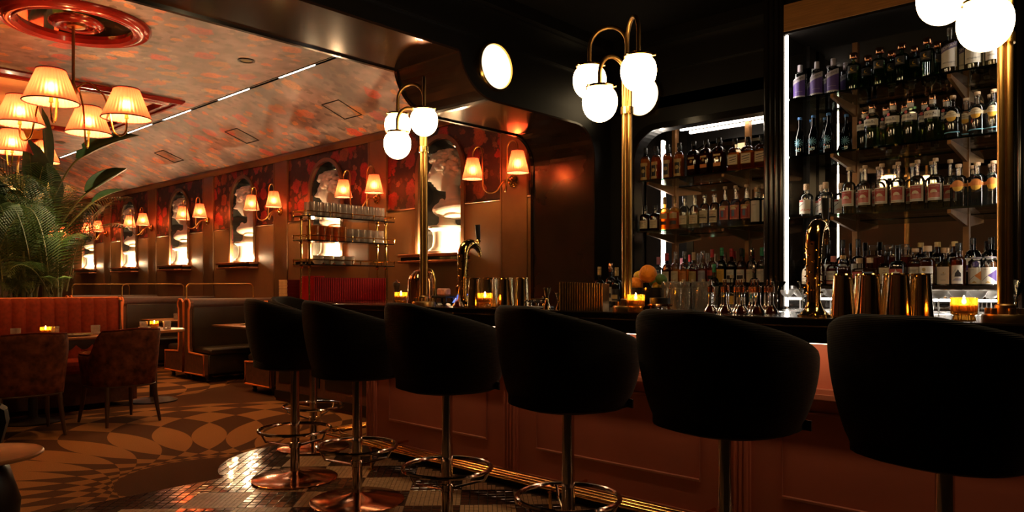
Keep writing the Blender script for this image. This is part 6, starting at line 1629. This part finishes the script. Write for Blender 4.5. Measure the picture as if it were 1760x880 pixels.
FM = [frond_mesh(L, d, s) for L, d, s in ((1.25, 95, 1), (1.05, 120, 2), (1.4, 70, 3), (.9, 140, 4))]
for i in range(58):
    o = obj('frond', FM[i % 4], pa, (q.uniform(-.28, .18), q.uniform(-.80, .30), q.uniform(-.02, .22)))
    up_ = i % 2 == 0; o.rotation_euler = (0, R(q.uniform(-8, 10) if up_ else q.uniform(4, 30)), q.uniform(0, 2 * PI)); s = q.uniform(1.05, 1.45) if up_ else q.uniform(.65, 1.0); s *= 1 - .32 * max(0, math.cos(o.rotation_euler.z - R(42))); o.scale = (s, s, s)
for i, (x, y) in enumerate([(.02, -.35), (.1, .1), (-.1, .3), (.05, -.1), (-.05, -.6)]):
    MB().tube([(x, y, -.02), (x + .02, y + .02, .3), (x + .05, y, .62)], [.022, .018, .012], 8).build('cane', 'palm_stem', pa)
bp_ = thing('broad_leaf_plant', 'tall plant with broad paddle leaves rising above the palm', 'plant', (PX - .05, PY - .05, .955))
def leaf(L, w, base, az, el, name='leaf', bend=.5, mat='leaf_dark', split=False):
    """one paddle leaf with its stalk: stalk from the soil to base, blade beyond it"""
    base = Vector(base); b = MB(); n = 16; d = Vector((math.cos(az), math.sin(az), 0)); side = Vector((-math.sin(az), math.cos(az), 0)); rows = []; p = base.copy(); a = el
    for i in range(n + 1):
        f = i / n; ww = w * (math.sin(PI * min(1, f * .96 + .03)) ** .65) * (1 if f < .9 else (1 - f) / .1 * .8 + .2); up = Vector((-math.sin(a) * d.x, -math.sin(a) * d.y, math.cos(a))); k = .0
        if split and i % 5 == 3: ww *= .62
        rows.append([p - side * ww + up * ww * .38, p - side * ww * .5 + up * ww * .13, p, p + side * ww * .5 + up * ww * .13, p + side * ww + up * ww * .38])
        p = p + (d * math.cos(a) + Vector((0, 0, math.sin(a)))) * (L / n); a -= bend / n
    low = [[v - Vector((0, 0, .004)) for v in r_] for r_ in rows]
    b.grid(rows); b.grid(low); o = b.build(name, mat, bp_, angle=80)
    mid = [r_[2] + Vector((0, 0, -.003)) for r_ in rows]
    st = bez((rnd.uniform(-.1, .1), rnd.uniform(-.1, .1), -.03), (base.x * .2, base.y * .2, base.z * .5), tuple(base - (d * math.cos(el) + Vector((0, 0, math.sin(el)))) * .25), tuple(base), 10)
    MB().tube(st + mid[1:-1], [.016] * 6 + [.012] * 5 + [.008 * (1 - .8 * i / n) for i in range(n - 1)], 6).build('stalk', 'palm_stem', o)
def leafw(base, tip, w, bend=.3, mat='leaf_dark', split=False):
    b, t = Vector(base), Vector(tip); v = t - b
    leaf(v.length, w, b - Vector(bp_.location), math.atan2(v.y, v.x), math.atan2(v.z, math.hypot(v.x, v.y)) + bend * .5, bend=bend, mat=mat, split=split)
leafw((-9.81, 2.66, 2.45), (-9.85, 2.62, 3.28), .11, .1)
leafw((-9.43, 2.88, 2.66), (-8.60, 3.24, 2.86), .16, .35, split=True)
leafw((-9.24, 2.91, 2.26), (-8.69, 3.14, 2.50), .13, .2)
leafw((-9.08, 2.92, 2.14), (-8.60, 3.07, 2.25), .07, .3)
leafw((-10.05, 2.45, 2.75), (-10.45, 2.75, 3.10), .30, .7, 'leaf_lamplit', True)
leafw((-9.59, 2.45, 2.20), (-9.62, 2.43, 2.85), .20, .1)
leafw((-9.51, 2.66, 2.10), (-9.58, 2.60, 2.60), .13, .2)
leafw((-9.70, 2.40, 2.10), (-9.86, 2.16, 2.36), .16, .5)
leafw((-9.78, 2.14, 2.18), (-9.72, 2.50, 2.22), .08, .4, 'leaf_lamplit')
leafw((-9.35, 2.10, 2.0), (-8.98, 1.72, 2.4), .15, .5)
leafw((-9.7, 2.0, 1.9), (-9.9, 1.55, 2.45), .15, .5)
leafw((-9.75, 2.55, 2.1), (-10.2, 2.9, 2.5), .15, .5)
